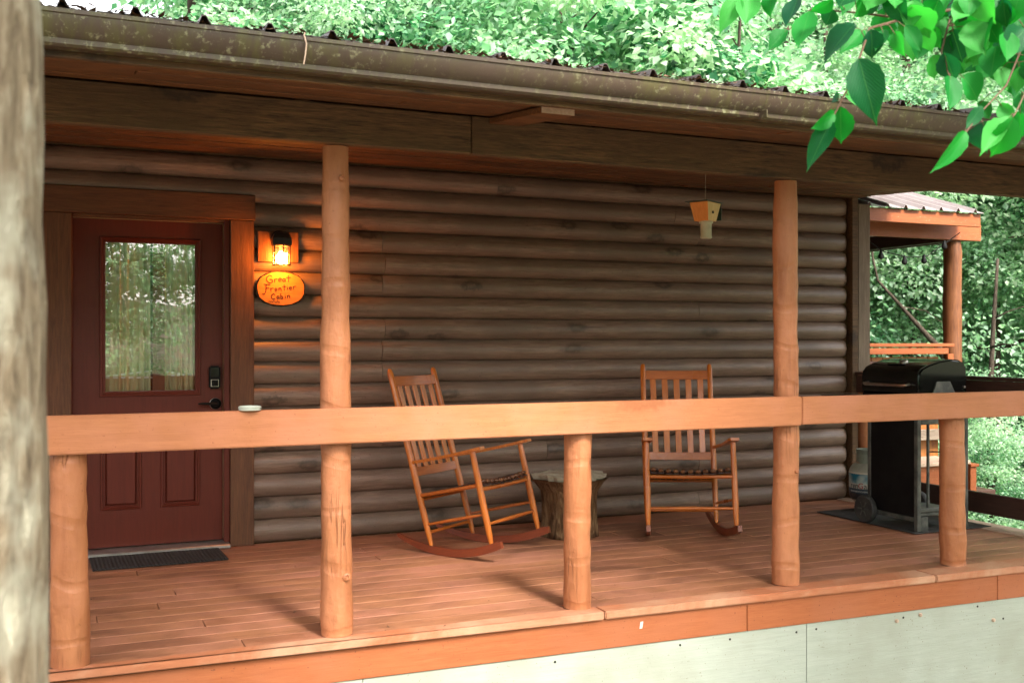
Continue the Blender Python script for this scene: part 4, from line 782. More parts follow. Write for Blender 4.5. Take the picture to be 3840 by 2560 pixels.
make_chair('brown slatted rocking chair facing straight out, right of the tree stump', (3.975, -.845, .001), -.426, .217)

# ================================================================== STUMP TABLE
st = thing('stump_table', 'sawn tree stump with a flared pale top between the rocking chairs', 'stump', (3.215, -.575, .0))
bm = bmesh.new(); rr = random.Random(8); rings = []; n = 40
ph = [rr.uniform(-1, 1) for _ in range(n)]; fl = [rr.uniform(0, 1) for _ in range(n)]
for i, (r, z) in enumerate(((.205, .003), (.198, .05), (.190, .14), (.188, .24), (.196, .31), (.222, .37), (.245, .395))):
    ring = []
    for k in range(n):
        a = 2 * math.pi * k / n; q = r * (1 + .05 * math.sin(3 * a + 1) + .03 * math.sin(7 * a) + .018 * ph[k]) + (.035 * fl[k] * max(0, (z - .3) / .1) if i > 4 else 0)
        ring.append(bm.verts.new((q * math.cos(a), q * math.sin(a), z)))
    rings.append(ring)
for a, b in zip(rings, rings[1:]):
    for k in range(n): bm.faces.new((a[k], a[(k + 1) % n], b[(k + 1) % n], b[k]))
bm.faces.new(rings[0][::-1]); bobj('stump_body', bm, M['bark_brown'], st, True)
bm = bmesh.new(); A = []; B = []; C_ = []
for k in range(n):
    a = 2 * math.pi * k / n; q = .238 * (1 + .05 * math.sin(3 * a + 1) + .035 * math.sin(7 * a) + .05 * ph[k]) + .03 * fl[k]
    zt = .425 + .012 * math.sin(2 * a + 1) + .010 * ph[(k * 7) % n]
    A.append(bm.verts.new((q * .93 * math.cos(a), q * .93 * math.sin(a), .393))); B.append(bm.verts.new((q * math.cos(a), q * math.sin(a), zt - .008))); C_.append(bm.verts.new((q * .6 * math.cos(a), q * .6 * math.sin(a), .432 + .006 * ph[k])))
for k in range(n):
    bm.faces.new((A[k], A[(k + 1) % n], B[(k + 1) % n], B[k])); bm.faces.new((B[k], B[(k + 1) % n], C_[(k + 1) % n], C_[k]))
bm.faces.new(C_); bm.faces.new(A[::-1]); bmesh.ops.recalc_face_normals(bm, faces=bm.faces); bobj('stump_top', bm, M['stump_top'], st)

# ================================================================== GRILL
gm = box('grill_mat', 5.40, 6.12, -1.52, -.50, .0045, .010, M['rubber'], None, .002); tag(gm, 'dirty black mat lying under the gas grill', 'floor mat')
gr = thing('gas_grill', 'black gas grill on a wheeled cart at the right end of the porch', 'grill', (5.45, -1.49, .010))
K, G_ = M['metal_black'], M['grime']
def gbox(n, *a, m=K, b=.004, p=None): return box(n, *a, m, p or gr, b)
gbox('cabinet_panel', 0, .018, .03, .452, .10, .86, m=K)
for x0, y0 in ((.0, .0), (.44, .0), (.0, .455), (.44, .455)): gbox('leg', x0 - .002, x0 + .033, y0 - .004, y0 + .031, (0 if y0 < .1 else .06), .86, m=G_)
gbox('bottom_shelf', .02, .46, .02, .47, .10, .125, m=G_); gbox('frame_bar', .035, .438, .003, .028, .13, .16, m=G_); gbox('frame_bar', .035, .438, .003, .028, .74, .80, m=G_)
gbox('frame_bar', .002, .030, .033, .452, .065, .098, m=G_); gbox('frame_bar', .10, .118, .004, .020, .16, .74, m=G_, b=.002)
tube('wire_bar', [(.12, .012, .55), (.44, .012, .54)], .005, K, gr, 6); tube('wire_bar', [(.30, .5, .16), (.30, .5, .74)], .005, K, gr, 6)
gbox('foot_brace', .034, .10, .0, .010, .0, .10, m=G_, b=.002)
for i, (x0, y0) in enumerate(((-.035, .465), (.475, .465))):
    wh = bpy.data.objects.new('wheel', None); link(wh, gr); wh.location = (x0, y0, .098); wh.scale = (1.1, 1.12, 1.12)
    RY = Matrix.Rotation(R(90), 4, 'Y')
    lathe('tyre', [(.055, -.022), (.082, -.022), (.088, -.014), (.088, .014), (.082, .022), (.055, .022)], M['rubber'], wh, 28, (0, 0, 0), RY)
    lathe('rim', [(.012, -.020), (.052, -.012), (.056, -.02), (.056, .02), (.012, .016)], G_, wh, 16, (0, 0, 0), RY)
    for k in range(6):
        a = R(60 * k); bm = bmesh.new(); beam_between(bm, (-.021, .012 * math.cos(a), .012 * math.sin(a)), (-.019, .05 * math.cos(a), .05 * math.sin(a)), .008, .010, up=(1, 0, 0)); bmesh.ops.recalc_face_normals(bm, faces=bm.faces); bobj('spoke', bm, G_, wh)
tube('axle', [(-.03, .465, .098), (.47, .465, .098)], .008, G_, gr, 8)
gbox('firebox', .0, .465, -.005, .545, .845, .955, m=M['enamel'], b=.012)
prof = [(0, .957), (-.004, 1.05), (.004, 1.10), (.035, 1.135), (.10, 1.160), (.20, 1.186), (.30, 1.196), (.38, 1.190), (.435, 1.165), (.452, 1.12), (.455, .957)]
bm = bmesh.new(); A = [bm.verts.new((x, -.012, z)) for x, z in prof]; B = [bm.verts.new((x, .552, z)) for x, z in prof]
for i in range(len(prof)): j = (i + 1) % len(prof); bm.faces.new((A[i], A[j], B[j], B[i]))
bm.faces.new(A); bm.faces.new(B[::-1]); bmesh.ops.recalc_face_normals(bm, faces=bm.faces)
es = [e for e in bm.edges if (abs(e.verts[0].co.y - e.verts[1].co.y) < 1e-4)]
bmesh.ops.bevel(bm, geom=es, offset=.014, segments=3, affect='EDGES', clamp_overlap=True)
lid = bobj('lid', bm, M['enamel'], gr, True, auto=40)
hd = tube('handle', [(-.004, .07, 1.02), (-.045, .07, 1.015), (-.05, .09, 1.012), (-.05, .45, 1.012), (-.045, .47, 1.015), (-.004, .47, 1.02)], .011, M['steel'], lid, 12)
lathe('thermometer', [(.03, 0), (.03, .010), (.02, .016), (.005, .017)], M['steel'], lid, 20, (.15, .28, 1.172), Matrix.Rotation(R(-14), 4, 'Y'))
box('nameplate', .07, .10, .20, .36, 1.1545, 1.1595, M['bronze'], lid, .002)
bm = bmesh.new(); v = [bm.verts.new(q) for q in ((.12, 0, -.04), (.33, 0, -.04), (.28, 0, .045), (.16, 0, .045))]; v2 = [bm.verts.new((q.co.x, -.010, q.co.z)) for q in v]
bm.faces.new(v2); 
for i in range(4): bm.faces.new((v[i], v[(i + 1) % 4], v2[(i + 1) % 4], v2[i]))
bmesh.ops.recalc_face_normals(bm, faces=bm.faces); bobj('shelf_bracket', bm, G_, gr, loc=(0, -.013, .995))
lathe('hinge_bolt', [(.009, 0), (.009, .008)], M['steel'], gr, 12, (.42, -.013, 1.0), RX)
gbox('side_shelf', .02, .40, .556, 1.02, .885, .902, m=K); tube('gas_hose', [(.35, .6, .42), (.40, .62, .55), (.40, .58, .72), (.38, .50, .84)], .010, M['rubber'], gr, 8)
for k in range(3): lathe('knob', [(.018, 0), (.018, .018), (.014, .022)], K, gr, 14, (-.001, .12 + .15 * k, .90), Matrix.Rotation(R(-90), 4, 'Y'))
tube('wire_bar', [(.04, .56, .925), (.02, .75, .93), (.04, .95, .925)], .004, M['steel'], gr, 6)

# ------------------------------------------------------------------ propane tank
def tank_mat():
    s = NT('painted_propane_tank'); tc = s.n('ShaderNodeTexCoord'); sp = s.n('ShaderNodeSeparateXYZ'); s.l(tc.outputs['Object'], sp.inputs[0])
    n = s.noise(s.coords(), 9, 5, .6); 
    blue = s.ramp(s.noise(s.coords(), 7, 3), [(.42, (.005, .13, .20)), (.62, (.35, .42, .38))])
    z = s.math('ADD', sp.outputs['Z'], 0)
    r = s.n('ShaderNodeValToRGB'); r.color_ramp.interpolation = 'CONSTANT'; e = r.color_ramp.elements
    stops = [(0, (.50, .42, .32)), (.085, (.02, .018, .02)), (.135, (.015, .03, .05)), (.172, (.45, .42, .36)), (.222, (0, 0, 0)), (.288, (.55, .48, .36)), (.298, (.34, .33, .26))]
    while len(e) < len(stops): e.new(.5)
    for i, (p, c) in enumerate(stops): e[i].position = p; e[i].color = (*c, 1)
    s.l(z, r.inputs[0]); msk = s.math('MULTIPLY', s.math('GREATER_THAN', z, .215), s.math('LESS_THAN', z, .288))
    c = s.mix(msk, r.outputs[0], blue); c = s.mix(s.ramp(n, [(.55, (0, 0, 0)), (.75, (.7, .7, .7))]), c, (.13, .11, .08))
    s.bsdf(c, .42, s.bump(n, .1, .003)); return s.m
TM = tank_mat(); tk = thing('propane_tank', 'grey propane tank with a blue and white label beside the grill wheel', 'gas tank', (5.84, -.60, .011))
lathe('tank_body', [(.02, .035), (.09, .045), (.135, .075), (.153, .115), (.155, .15), (.155, .29), (.148, .32), (.125, .355), (.08, .378), (.03, .386), (.001, .387)], TM, tk, 40)
lathe('foot_ring', [(.10, 0), (.105, 0), (.105, .055), (.10, .055)], G_, tk, 30)
cm = plain('grey_green_tank_steel', (.22, .25, .19), .5, nscale=8, ncol=(.12, .13, .10))
for a0, a1, zt in ((150, 235, .47), (300, 400, .47)):
    bm = bmesh.new(); st_ = []
    for i in range(11):
        a = R(a0 + (a1 - a0) * i / 10); st_.append([bm.verts.new((r * math.cos(a), r * math.sin(a), z)) for r, z in ((.095, .365), (.100, .365), (.100, zt), (.095, zt))])
    for a, b in zip(st_, st_[1:]):
        for k in range(4): bm.faces.new((a[k], a[(k + 1) % 4], b[(k + 1) % 4], b[k]))
    bm.faces.new(st_[0][::-1]); bm.faces.new(st_[-1]); bmesh.ops.recalc_face_normals(bm, faces=bm.faces); bobj('collar', bm, cm, tk, True, auto=40)
lathe('collar_rim', [(.094, .440), (.102, .440), (.102, .474), (.094, .474), (.094, .440)], cm, tk, 36)
lathe('valve', [(.02, 0), (.02, .03), (.034, .035), (.034, .055), (.02, .06)], K, tk, 16, (0, 0, .385)); lathe('valve_wheel', [(.028, 0), (.028, .014), (.02, .018)], K, tk, 12, (-.04, -.03, .42), Matrix.Rotation(R(70), 4, 'Y'))
def wrap_text(s_, size, a_mid, z, r, mat, parent, name='lettering', colors=None):
    o = text(s_, size, (0, 0, 0), mat, parent, align='CENTER', ext=.0005, name=name, rot=(0, 0, 0))
    for v in o.data.vertices:
        a = a_mid + v.co.x / r; rr_ = r + v.co.z; zz = z + v.co.y; v.co = (rr_ * math.cos(a), rr_ * math.sin(a), zz)
    return o
red = plain('red_print', (.35, .02, .02), .5); whp = plain('white_print', (.6, .6, .55), .5)
am = math.atan2(-6.38 + .0, -5.84) ; am = math.atan2(CAM.y + .60, CAM.x - 5.84) - .52
wrap_text('ren', .062, am - .30, .178, .1558, M['ink_black'], tk); wrap_text('G', .062, am + .09, .178, .1560, red, tk, 'red_letter'); wrap_text('as', .062, am + .40, .178, .1558, M['ink_black'], tk)
wrap_text('PROPANE EXCHANGE', .018, am + .0, .148, .1558, whp, tk, 'small_print')

# ================================================================== GAZEBO
gz_ = thing('gazebo', 'orange painted gazebo with a pale ribbed metal roof beyond the grill', 'gazebo', (8.0, 1.1, -.25))
def zbx(n, x0, x1, y0, y1, z0, z1, m=M['gaz'], b=.004): return box(n, x0 - 8, x1 - 8, y0 - 1.1, y1 - 1.1, z0 + .25, z1 + .25, m, gz_, b)
bobj('post', post_bm(2.78, .098, .092, 41), M['gazpost'], gz_, True, loc=(.62, .12, -.05), auto=60)
bobj('post', post_bm(2.8, .098, .092, 42), M['gazpost'], gz_, True, loc=(.62, 2.7, 0), auto=60); bobj('post', post_bm(2.8, .098, .092, 43), M['gazpost'], gz_, True, loc=(-2.0, .12, 0), auto=60)
bobj('post', post_bm(2.8, .098, .092, 44), M['gazpost'], gz_, True, loc=(-2.0, 2.7, 0), auto=60)
zbx('fascia_board', 5.6, 8.905, 1.10, 1.14, 2.385, 2.55); zbx('fascia_board', 5.5, 8.60, .83, .868, 2.492, 2.622)
zbx('fascia_board', 8.86, 8.90, 1.142, 3.9, 2.40, 2.58, M['dark']); zbx('beam', 8.46, 8.56, 1.142, 3.9, 2.372, 2.52, M['dark']); zbx('beam', 5.9, 8.9, 3.7, 3.8, 2.30, 2.5, M['dark'])
def gaz_roof():
    prof = []; n = 15
    for r in range(n):
        b = r * .2286; prof += [(b, 0), (b + .04, 0), (b + .05, .006), (b + .06, 0), (b + .085, 0), (b + .103, .034), (b + .120, .034), (b + .138, 0)]
    prof.append((n * .2286, 0)); ya, yb2, yc = .79, 2.6, 4.4; L = len(prof)
    vs = [(x, y, z + h) for y, h in ((ya, 0), (yb2, .60), (yc, 0)) for x, z in prof]; vs += [(x, y, z - .006) for x, y, z in vs]
    fs = [(j * L + i, j * L + i + 1, (j + 1) * L + i + 1, (j + 1) * L + i) for j in range(2) for i in range(L - 1)]; m = 3 * L
    fs += [(a + m, d + m, c + m, b + m) for a, b, c, d in list(fs)]; fs += [(i, i + m, i + 1 + m, i + 1) for i in range(L - 1)]
    return mobj('roof', [(x + 5.17 - 8, y - 1.1, z + 2.632 + .25) for x, y, z in vs], fs, M['roofpale'], gz_)
gaz_roof()
zbx('cap_rail', 6.6, 8.52, 1.09, 1.23, 1.275, 1.31); zbx('rail_board', 6.6, 8.45, 1.10, 1.135, 1.20, 1.262); zbx('rail_board', 6.6, 8.45, 1.15, 1.18, 1.09, 1.13, M['dark'])
x = 6.6
while x < 8.4: zbx('wall_board', x + .003, x + .147, 1.19, 1.21, -.1, 1.17, M['cedar'], .003); x += .15
zbx('rail_board', 6.6, 8.5, 1.08, 1.12, .32, .43, M['greyx']); zbx('corner_trim', 8.44, 8.52, 1.10, 1.14, -.1, 1.20, M['gaz'])
zbx('floor', 5.8, 9.0, 1.0, 4.1, -.30, -.22, M['dark']); 
for px in (6.0, 7.3, 8.6): zbx('leg', px, px + .12, 1.1, 1.22, -2.2, -.30, M['dark']); zbx('leg', px, px + .12, 3.8, 3.92, -2.4, -.30, M['dark'])
bench = thing('bench_box', 'low orange wooden box bench with a pale top in front of the gazebo', 'bench', (8.0, .62, -.3))
def bbx(n, x0, x1, y0, y1, z0, z1, m, b=.004): return box(n, x0 - 8, x1 - 8, y0 - .62, y1 - .62, z0 + .3, z1 + .3, m, bench, b)
bbx('top', 6.8, 8.02, .42, .86, .155, .19, M['bark_board']); bbx('front_board', 6.8, 8.00, .46, .50, -.10, .153, M['gaz']); bbx('side_board', 7.94, 8.00, .51, .84, -.10, .153, M['gaz'])
bbx('end_post', 8.06, 8.14, .46, .56, -.28, .12, M['gaz']); bbx('end_cap', 8.045, 8.155, .44, .58, .122, .15, M['gaz'])
for px in (7.02, 7.85): bbx('leg', px, px + .09, .505, .6, -2.2, .15, M['dark'])
sl_ = thing('string_lights', 'string of dark bulbs on a wire hanging across the gazebo opening', 'string lights', (7.9, 1.0, 2.2))
wire = [(7.05, 1.3, 2.60), (7.40, 1.24, 2.40), (7.63, 1.15, 2.235), (7.85, 1.06, 2.18), (8.03, .98, 2.19), (8.27, .95, 2.34), (8.50, 1.0, 2.45)]
tube('wire', [(a - 7.9, b - 1.0, c - 2.2) for a, b, c in wire], .005, M['metal_black'], sl_, 6)
for i in (1, 2, 3, 4, 5):
    a, b, c = wire[i]; lathe('bulb', [(.012, 0), (.016, -.03), (.028, -.055), (.026, -.08), (.005, -.095)], M['metal_black'], sl_, 10, (a - 7.9 - .04, b - 1.0, c - 2.2 + .015))

sw = tube('dangling_straw', [(0, 0, .012), (-.004, -.008, 0), (.004, -.010, -.03), (.0, -.009, -.07), (-.006, -.008, -.105)], .0028, M['bark_board'], None, 6, loc=(.815, -3.222, 2.436))
tag(sw, 'dry straw strand hanging over the gutter lip left of the tall post', 'straw')
# ================================================================== TREES
def crown_mesh(name, seed, nclus, rx, rz, lpc, L, mat, droop=.35, flat=.08, spread=.26, hollow=.25):
    g = np.random.default_rng(seed)
    u = g.normal(size=(nclus, 3)); u /= np.linalg.norm(u, axis=1)[:, None]; r = (hollow + (1 - hollow) * g.random(nclus)) ** .6
    bump = 1 + .22 * np.sin(u[:, 0] * 5 + seed) * np.cos(u[:, 1] * 4) + .15 * np.sin(u[:, 2] * 7 + seed * 2)
    nb = max(8, nclus // 16); ub = g.normal(size=(nb, 3)); ub /= np.linalg.norm(ub, axis=1)[:, None]     # boughs: sprays gather round them
    cb = ub * (g.random(nb) ** .45)[:, None] * np.array([rx, rx, rz]); bi = g.integers(0, nb, nclus)
    c = cb[bi] + u * (g.random(nclus) ** .5)[:, None] * np.array([.62, .62, .34]) * (.7 + .6 * g.random(nb))[bi][:, None]; bt_ = .22 * g.normal(size=nb)[bi]
    N = nclus * lpc; ci = np.repeat(np.arange(nclus), lpc)
    tl = g.normal(size=(nclus, 3)) * .35; tl[:, 2] = 1; tl /= np.linalg.norm(tl, axis=1)[:, None]       # spray plane normals
    off = g.normal(size=(N, 3)) * spread; n = tl[ci]; off -= n * np.sum(off * n, 1)[:, None] * (1 - flat / spread)
    p = c[ci] + off; d = off / (np.linalg.norm(off, axis=1)[:, None] + 1e-6) + g.normal(size=(N, 3)) * .45; d[:, 2] -= droop; d /= np.linalg.norm(d, axis=1)[:, None]
    nn = n + g.normal(size=(N, 3)) * .45; s = np.cross(d, nn); s /= np.linalg.norm(s, axis=1)[:, None] + 1e-6; nn = np.cross(s, d)
    l = (L * (.6 + .8 * g.random(N)))[:, None]; w_ = l * (.26 + .12 * g.random(N))[:, None]
    V = np.empty((N, 4, 3)); V[:, 0] = p; V[:, 2] = p + d * l; V[:, 1] = p + d * l * .42 + s * w_ + nn * l * .10; V[:, 3] = p + d * l * .42 - s * w_ + nn * l * .10
    base = (np.arange(N) * 4)[:, None]; T = np.concatenate([base + [0, 1, 2], base + [0, 2, 3]], 1).reshape(-1, 3).astype(np.int32)
    me = bpy.data.meshes.new(name); me.vertices.add(N * 4); me.vertices.foreach_set('co', V.reshape(-1).astype(np.float32))
    me.loops.add(T.size); me.loops.foreach_set('vertex_index', T.reshape(-1)); me.polygons.add(len(T)); me.polygons.foreach_set('loop_start', np.arange(0, T.size, 3, dtype=np.int32))
    tone = np.clip(.56 + bt_[ci] + .14 * g.normal(size=nclus)[ci] + .16 * g.normal(size=N), 0, 1); at = me.attributes.new('tone', 'FLOAT', 'POINT'); at.data.foreach_set('value', np.repeat(tone, 4).astype(np.float32))
    me.materials.append(mat); me.update(calc_edges=True); return me
CR = [crown_mesh('crown_a', 1, 760, 2.7, 3.5, 40, .115, M['leaf']), crown_mesh('crown_b', 2, 700, 2.4, 3.8, 40, .135, M['leaf']),
      crown_mesh('crown_c', 3, 900, 2.8, 3.1, 44, .085, M['leaf2']), crown_mesh('crown_d', 4, 420, 2.1, 2.8, 36, .17, M['leaf'])]
SH = [crown_mesh('bush_a', 11, 380, 1.5, 1.1, 44, .10, M['leaf'], .1), crown_mesh('bush_b', 12, 380, 1.6, 1.2, 44, .12, M['leaf2'], .1)]
def trunk_bm(h, r, seed, lean=(0, 0), limbs=5):
    rr = random.Random(seed); bm = bmesh.new(); k = 12; pts = []; rad = []
    a, b = rr.uniform(0, 6), rr.uniform(0, 6)
    for i in range(k + 1):
        t = i / k; pts.append(Vector((lean[0] * t + .12 * math.sin(t * 4 + a) * h / 8, lean[1] * t + .12 * math.sin(t * 3 + b) * h / 8, h * t))); rad.append(r * (1 - .75 * t) * (1.25 if i == 0 else 1))
    add_tube(bm, pts, rad, 10, True, .08, seed)
    for j in range(limbs):
        i = rr.randint(4, k - 1); p = pts[i]; ang = rr.uniform(0, 6.28); L = rr.uniform(1.0, 2.2); d = Vector((math.cos(ang), math.sin(ang), rr.uniform(.2, .9)))
        q = [p + d * L * t + Vector((0, 0, -.25 * L * t * t)) + Vector((rr.uniform(-.05, .05), rr.uniform(-.05, .05), 0)) for t in (0, .3, .6, 1)]
        add_tube(bm, q, [rad[i] * .5, rad[i] * .35, rad[i] * .22, .008], 7, True, .08, seed + j)
    bmesh.ops.recalc_face_normals(bm, faces=bm.faces); return bm
TR = []
for i in range(3):
    bm = trunk_bm(9, .15, 60 + i); me = bpy.data.meshes.new('tree_trunk'); bm.to_mesh(me); bm.free(); me.materials.append(M['bark']); me.polygons.foreach_set('use_smooth', [True] * len(me.polygons)); TR.append(me)
th, ct, st_ = R(23.5), math.cos(R(23.5)), math.sin(R(23.5))
def wp(a, Z): return (Z * (a * ct + st_), Z * (-a * st_ + ct) - 6.98)      # from bearing and distance along the view to ground x, y
def tree(x, y, ci, s, hz, label, group, ti=0, rot=0, crowns=1):
    g0 = gz(x, y); t = thing('tree', label, 'tree', (x, y, g0), (0, 0, rot), group)
    o = bpy.data.objects.new('trunk', TR[ti]); link(o, t); o.scale = (s, s, s * 1.1)
    rr = random.Random(int(x * 100 + y * 7))
    for k in range(crowns):
        o = bpy.data.objects.new('crown', CR[(ci + k) % 4]); link(o, t); o.scale = (s, s, s); o.rotation_euler = (0, 0, rr.uniform(0, 6.28))
        o.location = (rr.uniform(-.6, .6) if k else 0, rr.uniform(-.6, .6) if k else 0, hz - g0 + (k * 3.6 * s if k else 0))
    return t
# bearing, distance, crown, scale, crown height above the deck, label
rows = [(-.30, 14.6, 0, .9, 4.3, 'leafy green tree above the roof over the cabin door'),
        (-.18, 15.4, 2, .95, 4.6, 'pale bushy tree above the roof over the left tall post'), (-.07, 15.2, 0, 1.0, 4.9, 'dense green tree above the roof left of the centre'),
        (.04, 15.6, 1, 1.0, 4.8, 'dense green tree above the middle of the roof'), (.15, 16.2, 3, 1.0, 4.6, 'large leaved tree above the roof right of the centre'),
        (.26, 16.6, 2, 1.0, 4.0, 'pale fine leaved tree above the roof left of the near hanging leaves'), (.38, 16.5, 2, 1.0, 3.6, 'green tree above the roof behind the near hanging leaves'),
        (.50, 15.5, 2, 1.0, 3.2, 'green tree behind the near leaves at the right edge')]
for i, (a, Z, ci, s, hz, lb) in enumerate(rows):
    x, y = wp(a, Z); tree(x, y, ci, s, hz, lb, 'trees standing behind the cabin', i % 3, i * 1.1)
rows2 = [(-.27, 21), (-.13, 20), (.0, 21), (.12, 22), (.22, 21), (.33, 22), (.44, 20), (.55, 21)]
for i, (a, Z) in enumerate(rows2):
    x, y = wp(a, Z); tree(x, y, 2 if a > .3 else i + 1, 1.35, 4.6 if a < .3 else 4.4, 'tall woodland tree in the second row, half hidden behind nearer leafy trees', 'woodland trees in the second row', i % 3, i * 2.1, 1 if a < 0 else 2)
rows3 = [(-.27, 32), (-.14, 29), (.03, 31), (.18, 30), (.32, 31), (.45, 29), (.58, 31)]
for i, (a, Z) in enumerate(rows3):
    x, y = wp(a, Z); tree(x, y, i, 2.0, 5.5, 'far tall woodland tree on the slope, glimpsed between the nearer ones', 'far woodland trees on the slope', i % 3, i * 1.7, 1)
# trees to the right of the cabin, seen past the gazebo
dk = tree(13.15, 4.75, 2, .7, 3.2, 'dark trunked tree right of the gazebo post with leaves hanging low', None, 1, .4)
dk2 = tree(10.75, 2.55, 2, .45, -.35, 'young tree with a bare grey trunk in front of the slope, right of the gazebo', None, 2, 2.0)
tree(11.6, 6.8, 2, .9, .9, 'pale green tree filling the gap beneath the gazebo roof', None, 0, 3.0)
tree(15.0, 8.5, 2, 1.0, .6, 'dense green tree low on the slope behind the gazebo', None, 1, 1.0); tree(16.5, 4.5, 2, 1.0, .4, 'dense green tree low on the slope at the right edge', None, 2, 5.0)
for i, (x, y, s, hz) in enumerate(((18.5, 9, 1.3, 2), (21, 6, 1.4, 1.5), (20, 12, 1.5, 3), (24, 9, 1.6, 3), (27, 13, 1.8, 5), (26, 4, 1.8, 3))):
    tree(x, y, 2, s, hz, 'woodland tree on the right hand slope, merging with its neighbours', 'woodland trees on the right hand slope', i % 3, i * 1.3, 2)
for i, (x, y, s, z) in enumerate(((11.2, 3.4, .55, -1.3), (12.2, 1.6, .8, -1.7), (13.5, 2.6, .9, -1.4), (9.8, 5.2, .9, -.9), (12.8, 6.0, 1.0, -.3), (14.5, 1.0, 1.0, -1.6), (15.4, 3.0, 1.1, -.8), (11.6, .2, .6, -2.0), (17, 6, 1.3, -.3), (10.8, 8.0, 1.2, .2), (9.6, .2, .5, -1.95), (13.0, -.4, .9, -2.0))):
    t = bpy.data.objects.new('shrub', SH[i % 2]); link(t); t.location = (x, y, z); t.scale = (s, s, s); t.rotation_euler = (0, 0, i * 1.9)
    tag(t, 'leafy green shrub in the undergrowth below the right end of the porch', 'shrub', 'shrubs in the undergrowth below the porch')
# leaning bare branches in the gap
bt = thing('leaning_sapling', 'thin bare curved sapling leaning across the gap below the gazebo roof', 'sapling', (10.9, 3.6, gz(10.9, 3.6)))
pts = [(10.0, 3.93, 2.9), (10.03, 3.92, 2.47), (10.10, 3.9, 2.15), (10.42, 3.8, 1.8), (10.68, 3.65, 1.45), (10.82, 3.58, 1.28), (11.2, 3.4, .6), (11.5, 3.2, -1.6)]
tube('stem', [(a - 10.9, b - 3.6, c - gz(10.9, 3.6)) for a, b, c in pts], [.010, .014, .018, .024, .036, .044, .05, .06], M['bark'], bt, 8, .1)
tube('twig', [(-.48, .2, 1.8 - gz(10.9, 3.6)), (-.1, .15, 1.75 - gz(10.9, 3.6)), (.3, .1, 1.5 - gz(10.9, 3.6))], [.010, .007, .003], M['bark'], bt, 6)
b2 = thing('leaning_sapling', 'pale thin sapling slanting down to the right beyond the short post', 'sapling', (11.6, 1.9, gz(11.6, 1.9)))
tube('stem', [(-1.6, .9, 3.25), (-1.15, .6, 2.75), (-.6, .2, 2.1), (-.1, -.1, 1.45), (.3, -.3, .9), (.6, -.5, .1)], [.010, .013, .015, .018, .02, .022], M['bark_pale'], b2, 7, .1)
# trees across the clearing, behind the camera: the door glass mirrors them
for i, (x, y, s, hz) in enumerate(((-9, -21, 1.6, 3.5), (-4, -23, 1.7, 4), (0, -21, 1.5, 3.4), (5, -24, 1.8, 4), (10, -22, 1.6, 3.2), (-14, -17, 1.5, 3.2), (-6.5, -16, 1.0, 2.2), (15, -17, 1.6, 2.5))):
    tree(x, y, 2 if i % 2 else 0, s * .85, hz * .8, 'leafy tree across the clearing facing the porch', 'trees across the clearing', i % 3, i * 2.3)

# ------------------------------------------------------------------ near trunk at the left edge
nt_ = bpy.data.objects.new('near_tree_trunk', None)
bm = bmesh.new(); rr = random.Random(17); pts = []; rad = []
for i in range(60):
    t = i / 59; pts.append((.012 * math.sin(t * 9) + .01 * t, .01 * math.cos(t * 7), t * 6.3)); rad.append(.122 - .012 * t + rr.uniform(-.003, .003) + (.03 if i == 0 else 0))
add_tube(bm, pts, rad, 40, True, .022, 17); bmesh.ops.recalc_face_normals(bm, faces=bm.faces)
bpy.data.objects.remove(nt_)
nt_ = bobj('near_tree_trunk', bm, M['bark_pale'], None, True, loc=(-.144, -5.51, gz(0, -5.5) - .02))
for k, (x, y, z, sc_) in enumerate(((.4, -1.5, 7.0, .62), (.9, -3.0, 6.8, .5))):
    o = bpy.data.objects.new('crown', CR[k]); link(o, nt_); o.location = (x, y, z); o.scale = (sc_,) * 3  # unseen crowns added to shade the left end of the porch
tag(nt_, 'pale lichen covered tree trunk standing close by at the left edge', 'tree trunk')
tube('stub', [(.09, .05, .86), (.135, .055, .845), (.165, .05, .80), (.172, .045, .77)], [.014, .010, .008, .004], M['bark_pale'], nt_, 8)

# ------------------------------------------------------------------ near branch with big leaves, top right
def leaf_mesh(seed, serr=True):
    """unit leaf along +Y, width 1 in X at the widest, folded and curled, toothed margin and drawn out tip"""
    rr = random.Random(seed); n = 12; vs = []; fs = []; curl = rr.uniform(-.35, .65); fold = rr.uniform(.05, .3); tw = rr.uniform(-.6, .6)
    W = [0, .40, .68, .87, .97, 1.0, .98, .90, .77, .58, .35, .13, 0]
    for i in range(n + 1):
        t = i / n; w_ = W[i] * .5; sag = -curl * t * t * .5
        for k, f in enumerate((-1, -.5, 0, .5, 1)):
            e = (1 + (.06 if (i % 2 and abs(f) == 1) else 0)); x = f * w_ * e
            z = fold * abs(x) + sag + tw * x * t + .02 * math.sin(9 * t + k) * abs(f)
            vs.append((x, t - (.02 if abs(f) == 1 and i % 2 else 0), z))
    for i in range(n):
        for k in range(4): a = i * 5 + k; fs.append((a, a + 1, a + 6, a + 5))
    return vs, fs
LM_ = [leaf_mesh(s) for s in range(6)]
LME = []
for vs, fs in LM_:
    me = bpy.data.meshes.new('leaf'); me.from_pydata(vs, [], fs); me.materials.append(M['bigleaf']); me.polygons.foreach_set('use_smooth', [True] * len(me.polygons)); me.update(); LME.append(me)
BO = Vector(TWIGS[0][0])
br = thing('leafy_branch', 'near overhanging branch with large bright green leaves at the upper right', 'branch', BO)
for i, pl_ in enumerate(TWIGS):
    n_ = len(pl_); tube('twig', [Vector(p) - BO for p in pl_], [(.0042 if i == 0 else .0028) * (1 - .7 * k / (n_ - 1)) + .0008 for k in range(n_)], M['twig'], br, 7, .1, i)
tp = [Vector(p) for pl_ in TWIGS for a, b in zip(pl_, pl_[1:]) for p in [Vector(a).lerp(Vector(b), k / 5) for k in range(6)]]
rr = random.Random(5); stem = bmesh.new()
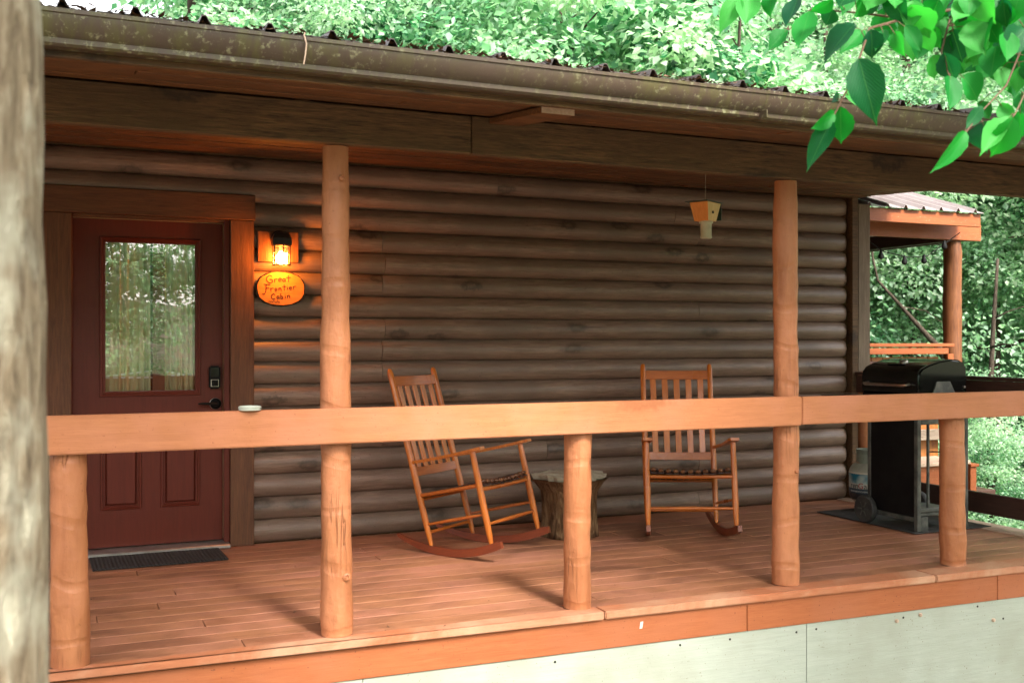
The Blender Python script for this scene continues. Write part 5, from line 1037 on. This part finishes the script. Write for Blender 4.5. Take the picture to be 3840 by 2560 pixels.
for i, (b, t, w_) in enumerate(LEAVES):
    b, t = Vector(b), Vector(t); w_ *= 1.12; d = t - b; L = d.length; d.normalize()
    view = (CAM - b).normalized(); roll = rr.uniform(-.75, .75); nrm = (view - d * view.dot(d)).normalized(); nrm = Matrix.Rotation(roll, 3, d) @ nrm; x = d.cross(nrm)
    w2 = w_ / max(.75, math.cos(roll)); m = Matrix((( *(x * w2), ), (*(d * L),), (*(nrm * L),))).transposed().to_4x4(); m.translation = b - BO
    o = bpy.data.objects.new('leaf', LME[i % 6]); link(o, br); o.matrix_local = m
    q = min(tp, key=lambda p: (p - b).length)
    if (q - b).length < .22: add_tube(stem, [q - BO, (q + b) / 2 - BO + Vector((0, 0, .006)), b - BO + d * .01], [.0013, .0011, .0010], 5)
    else:
        q2 = b - d * .16 + Vector((0, 0, .05)); add_tube(stem, [q2 - BO, (q2 + b) / 2 - BO, b - BO + d * .01], [.0016, .0013, .0010], 5)
bmesh.ops.recalc_face_normals(stem, faces=stem.faces); stuff(bobj('leaf_stalks', stem, M['twig'], br))


# unseen tree for this branch, its crowns placed to shade the porch's right end
ot = thing('tree', 'unseen tree out of frame at the right, its crowns added to shade the porch end', 'tree', (6.2, -6.3, gz(6.2, -6.3)))
o = bpy.data.objects.new('trunk', TR[0]); link(o, ot); o.scale = (.8, .8, .8)
for k, (x, y, z, sc_) in enumerate(((-.4, -1.0, 7.4, .95), (1.6, -.2, 6.9, .8), (-1.2, -2.4, 7.4, .6))):
    o = bpy.data.objects.new('crown', CR[k]); link(o, ot); o.location = (x, y, z); o.scale = (sc_,) * 3

for lb, seed, base, pts in (('thin dark sapling rising behind the roof right of the middle', 3, (6.6, 6.35), [(0, 0, 3.0), (.05, 0, 5.0), (-.04, .05, 6.2), (.02, 0, 8.2)]),
                            ('slender forked sapling rising behind the roof over the right rocking chair', 4, (8.8, 5.2), [(0, 0, 3.0), (-.05, 0, 4.8), (.03, 0, 6.3), (-.02, 0, 8.5)]),
                            ('crooked bare sapling rising behind the roof over the left rocking chair', 5, (4.83, 6.65), [(0, 0, 3.0), (.12, 0, 5.2), (.02, 0, 6.0), (.22, 0, 8.0)])):
    t = thing('sapling', lb, 'sapling', (base[0], base[1], gz(*base))); g0 = gz(*base)
    tube('stem', [(0, 0, 0)] + [(a, b, c - g0) for a, b, c in pts], [.05, .035, .028, .022, .012], M['bark'], t, 7, .1, seed); rr = random.Random(seed)
    for k in range(9):
        z = 3.8 + k * .42; sd_ = 1 if k % 2 else -1; L = rr.uniform(.5, 1.3); x0 = pts[1][0] * .8
        tube('twig', [(x0, 0, z - g0), (x0 + sd_ * L * .5, rr.uniform(-.2, .2), z + L * .35 - g0), (x0 + sd_ * L, rr.uniform(-.3, .3), z + L * .8 - g0)], [.013, .009, .004], M['bark'], t, 6)
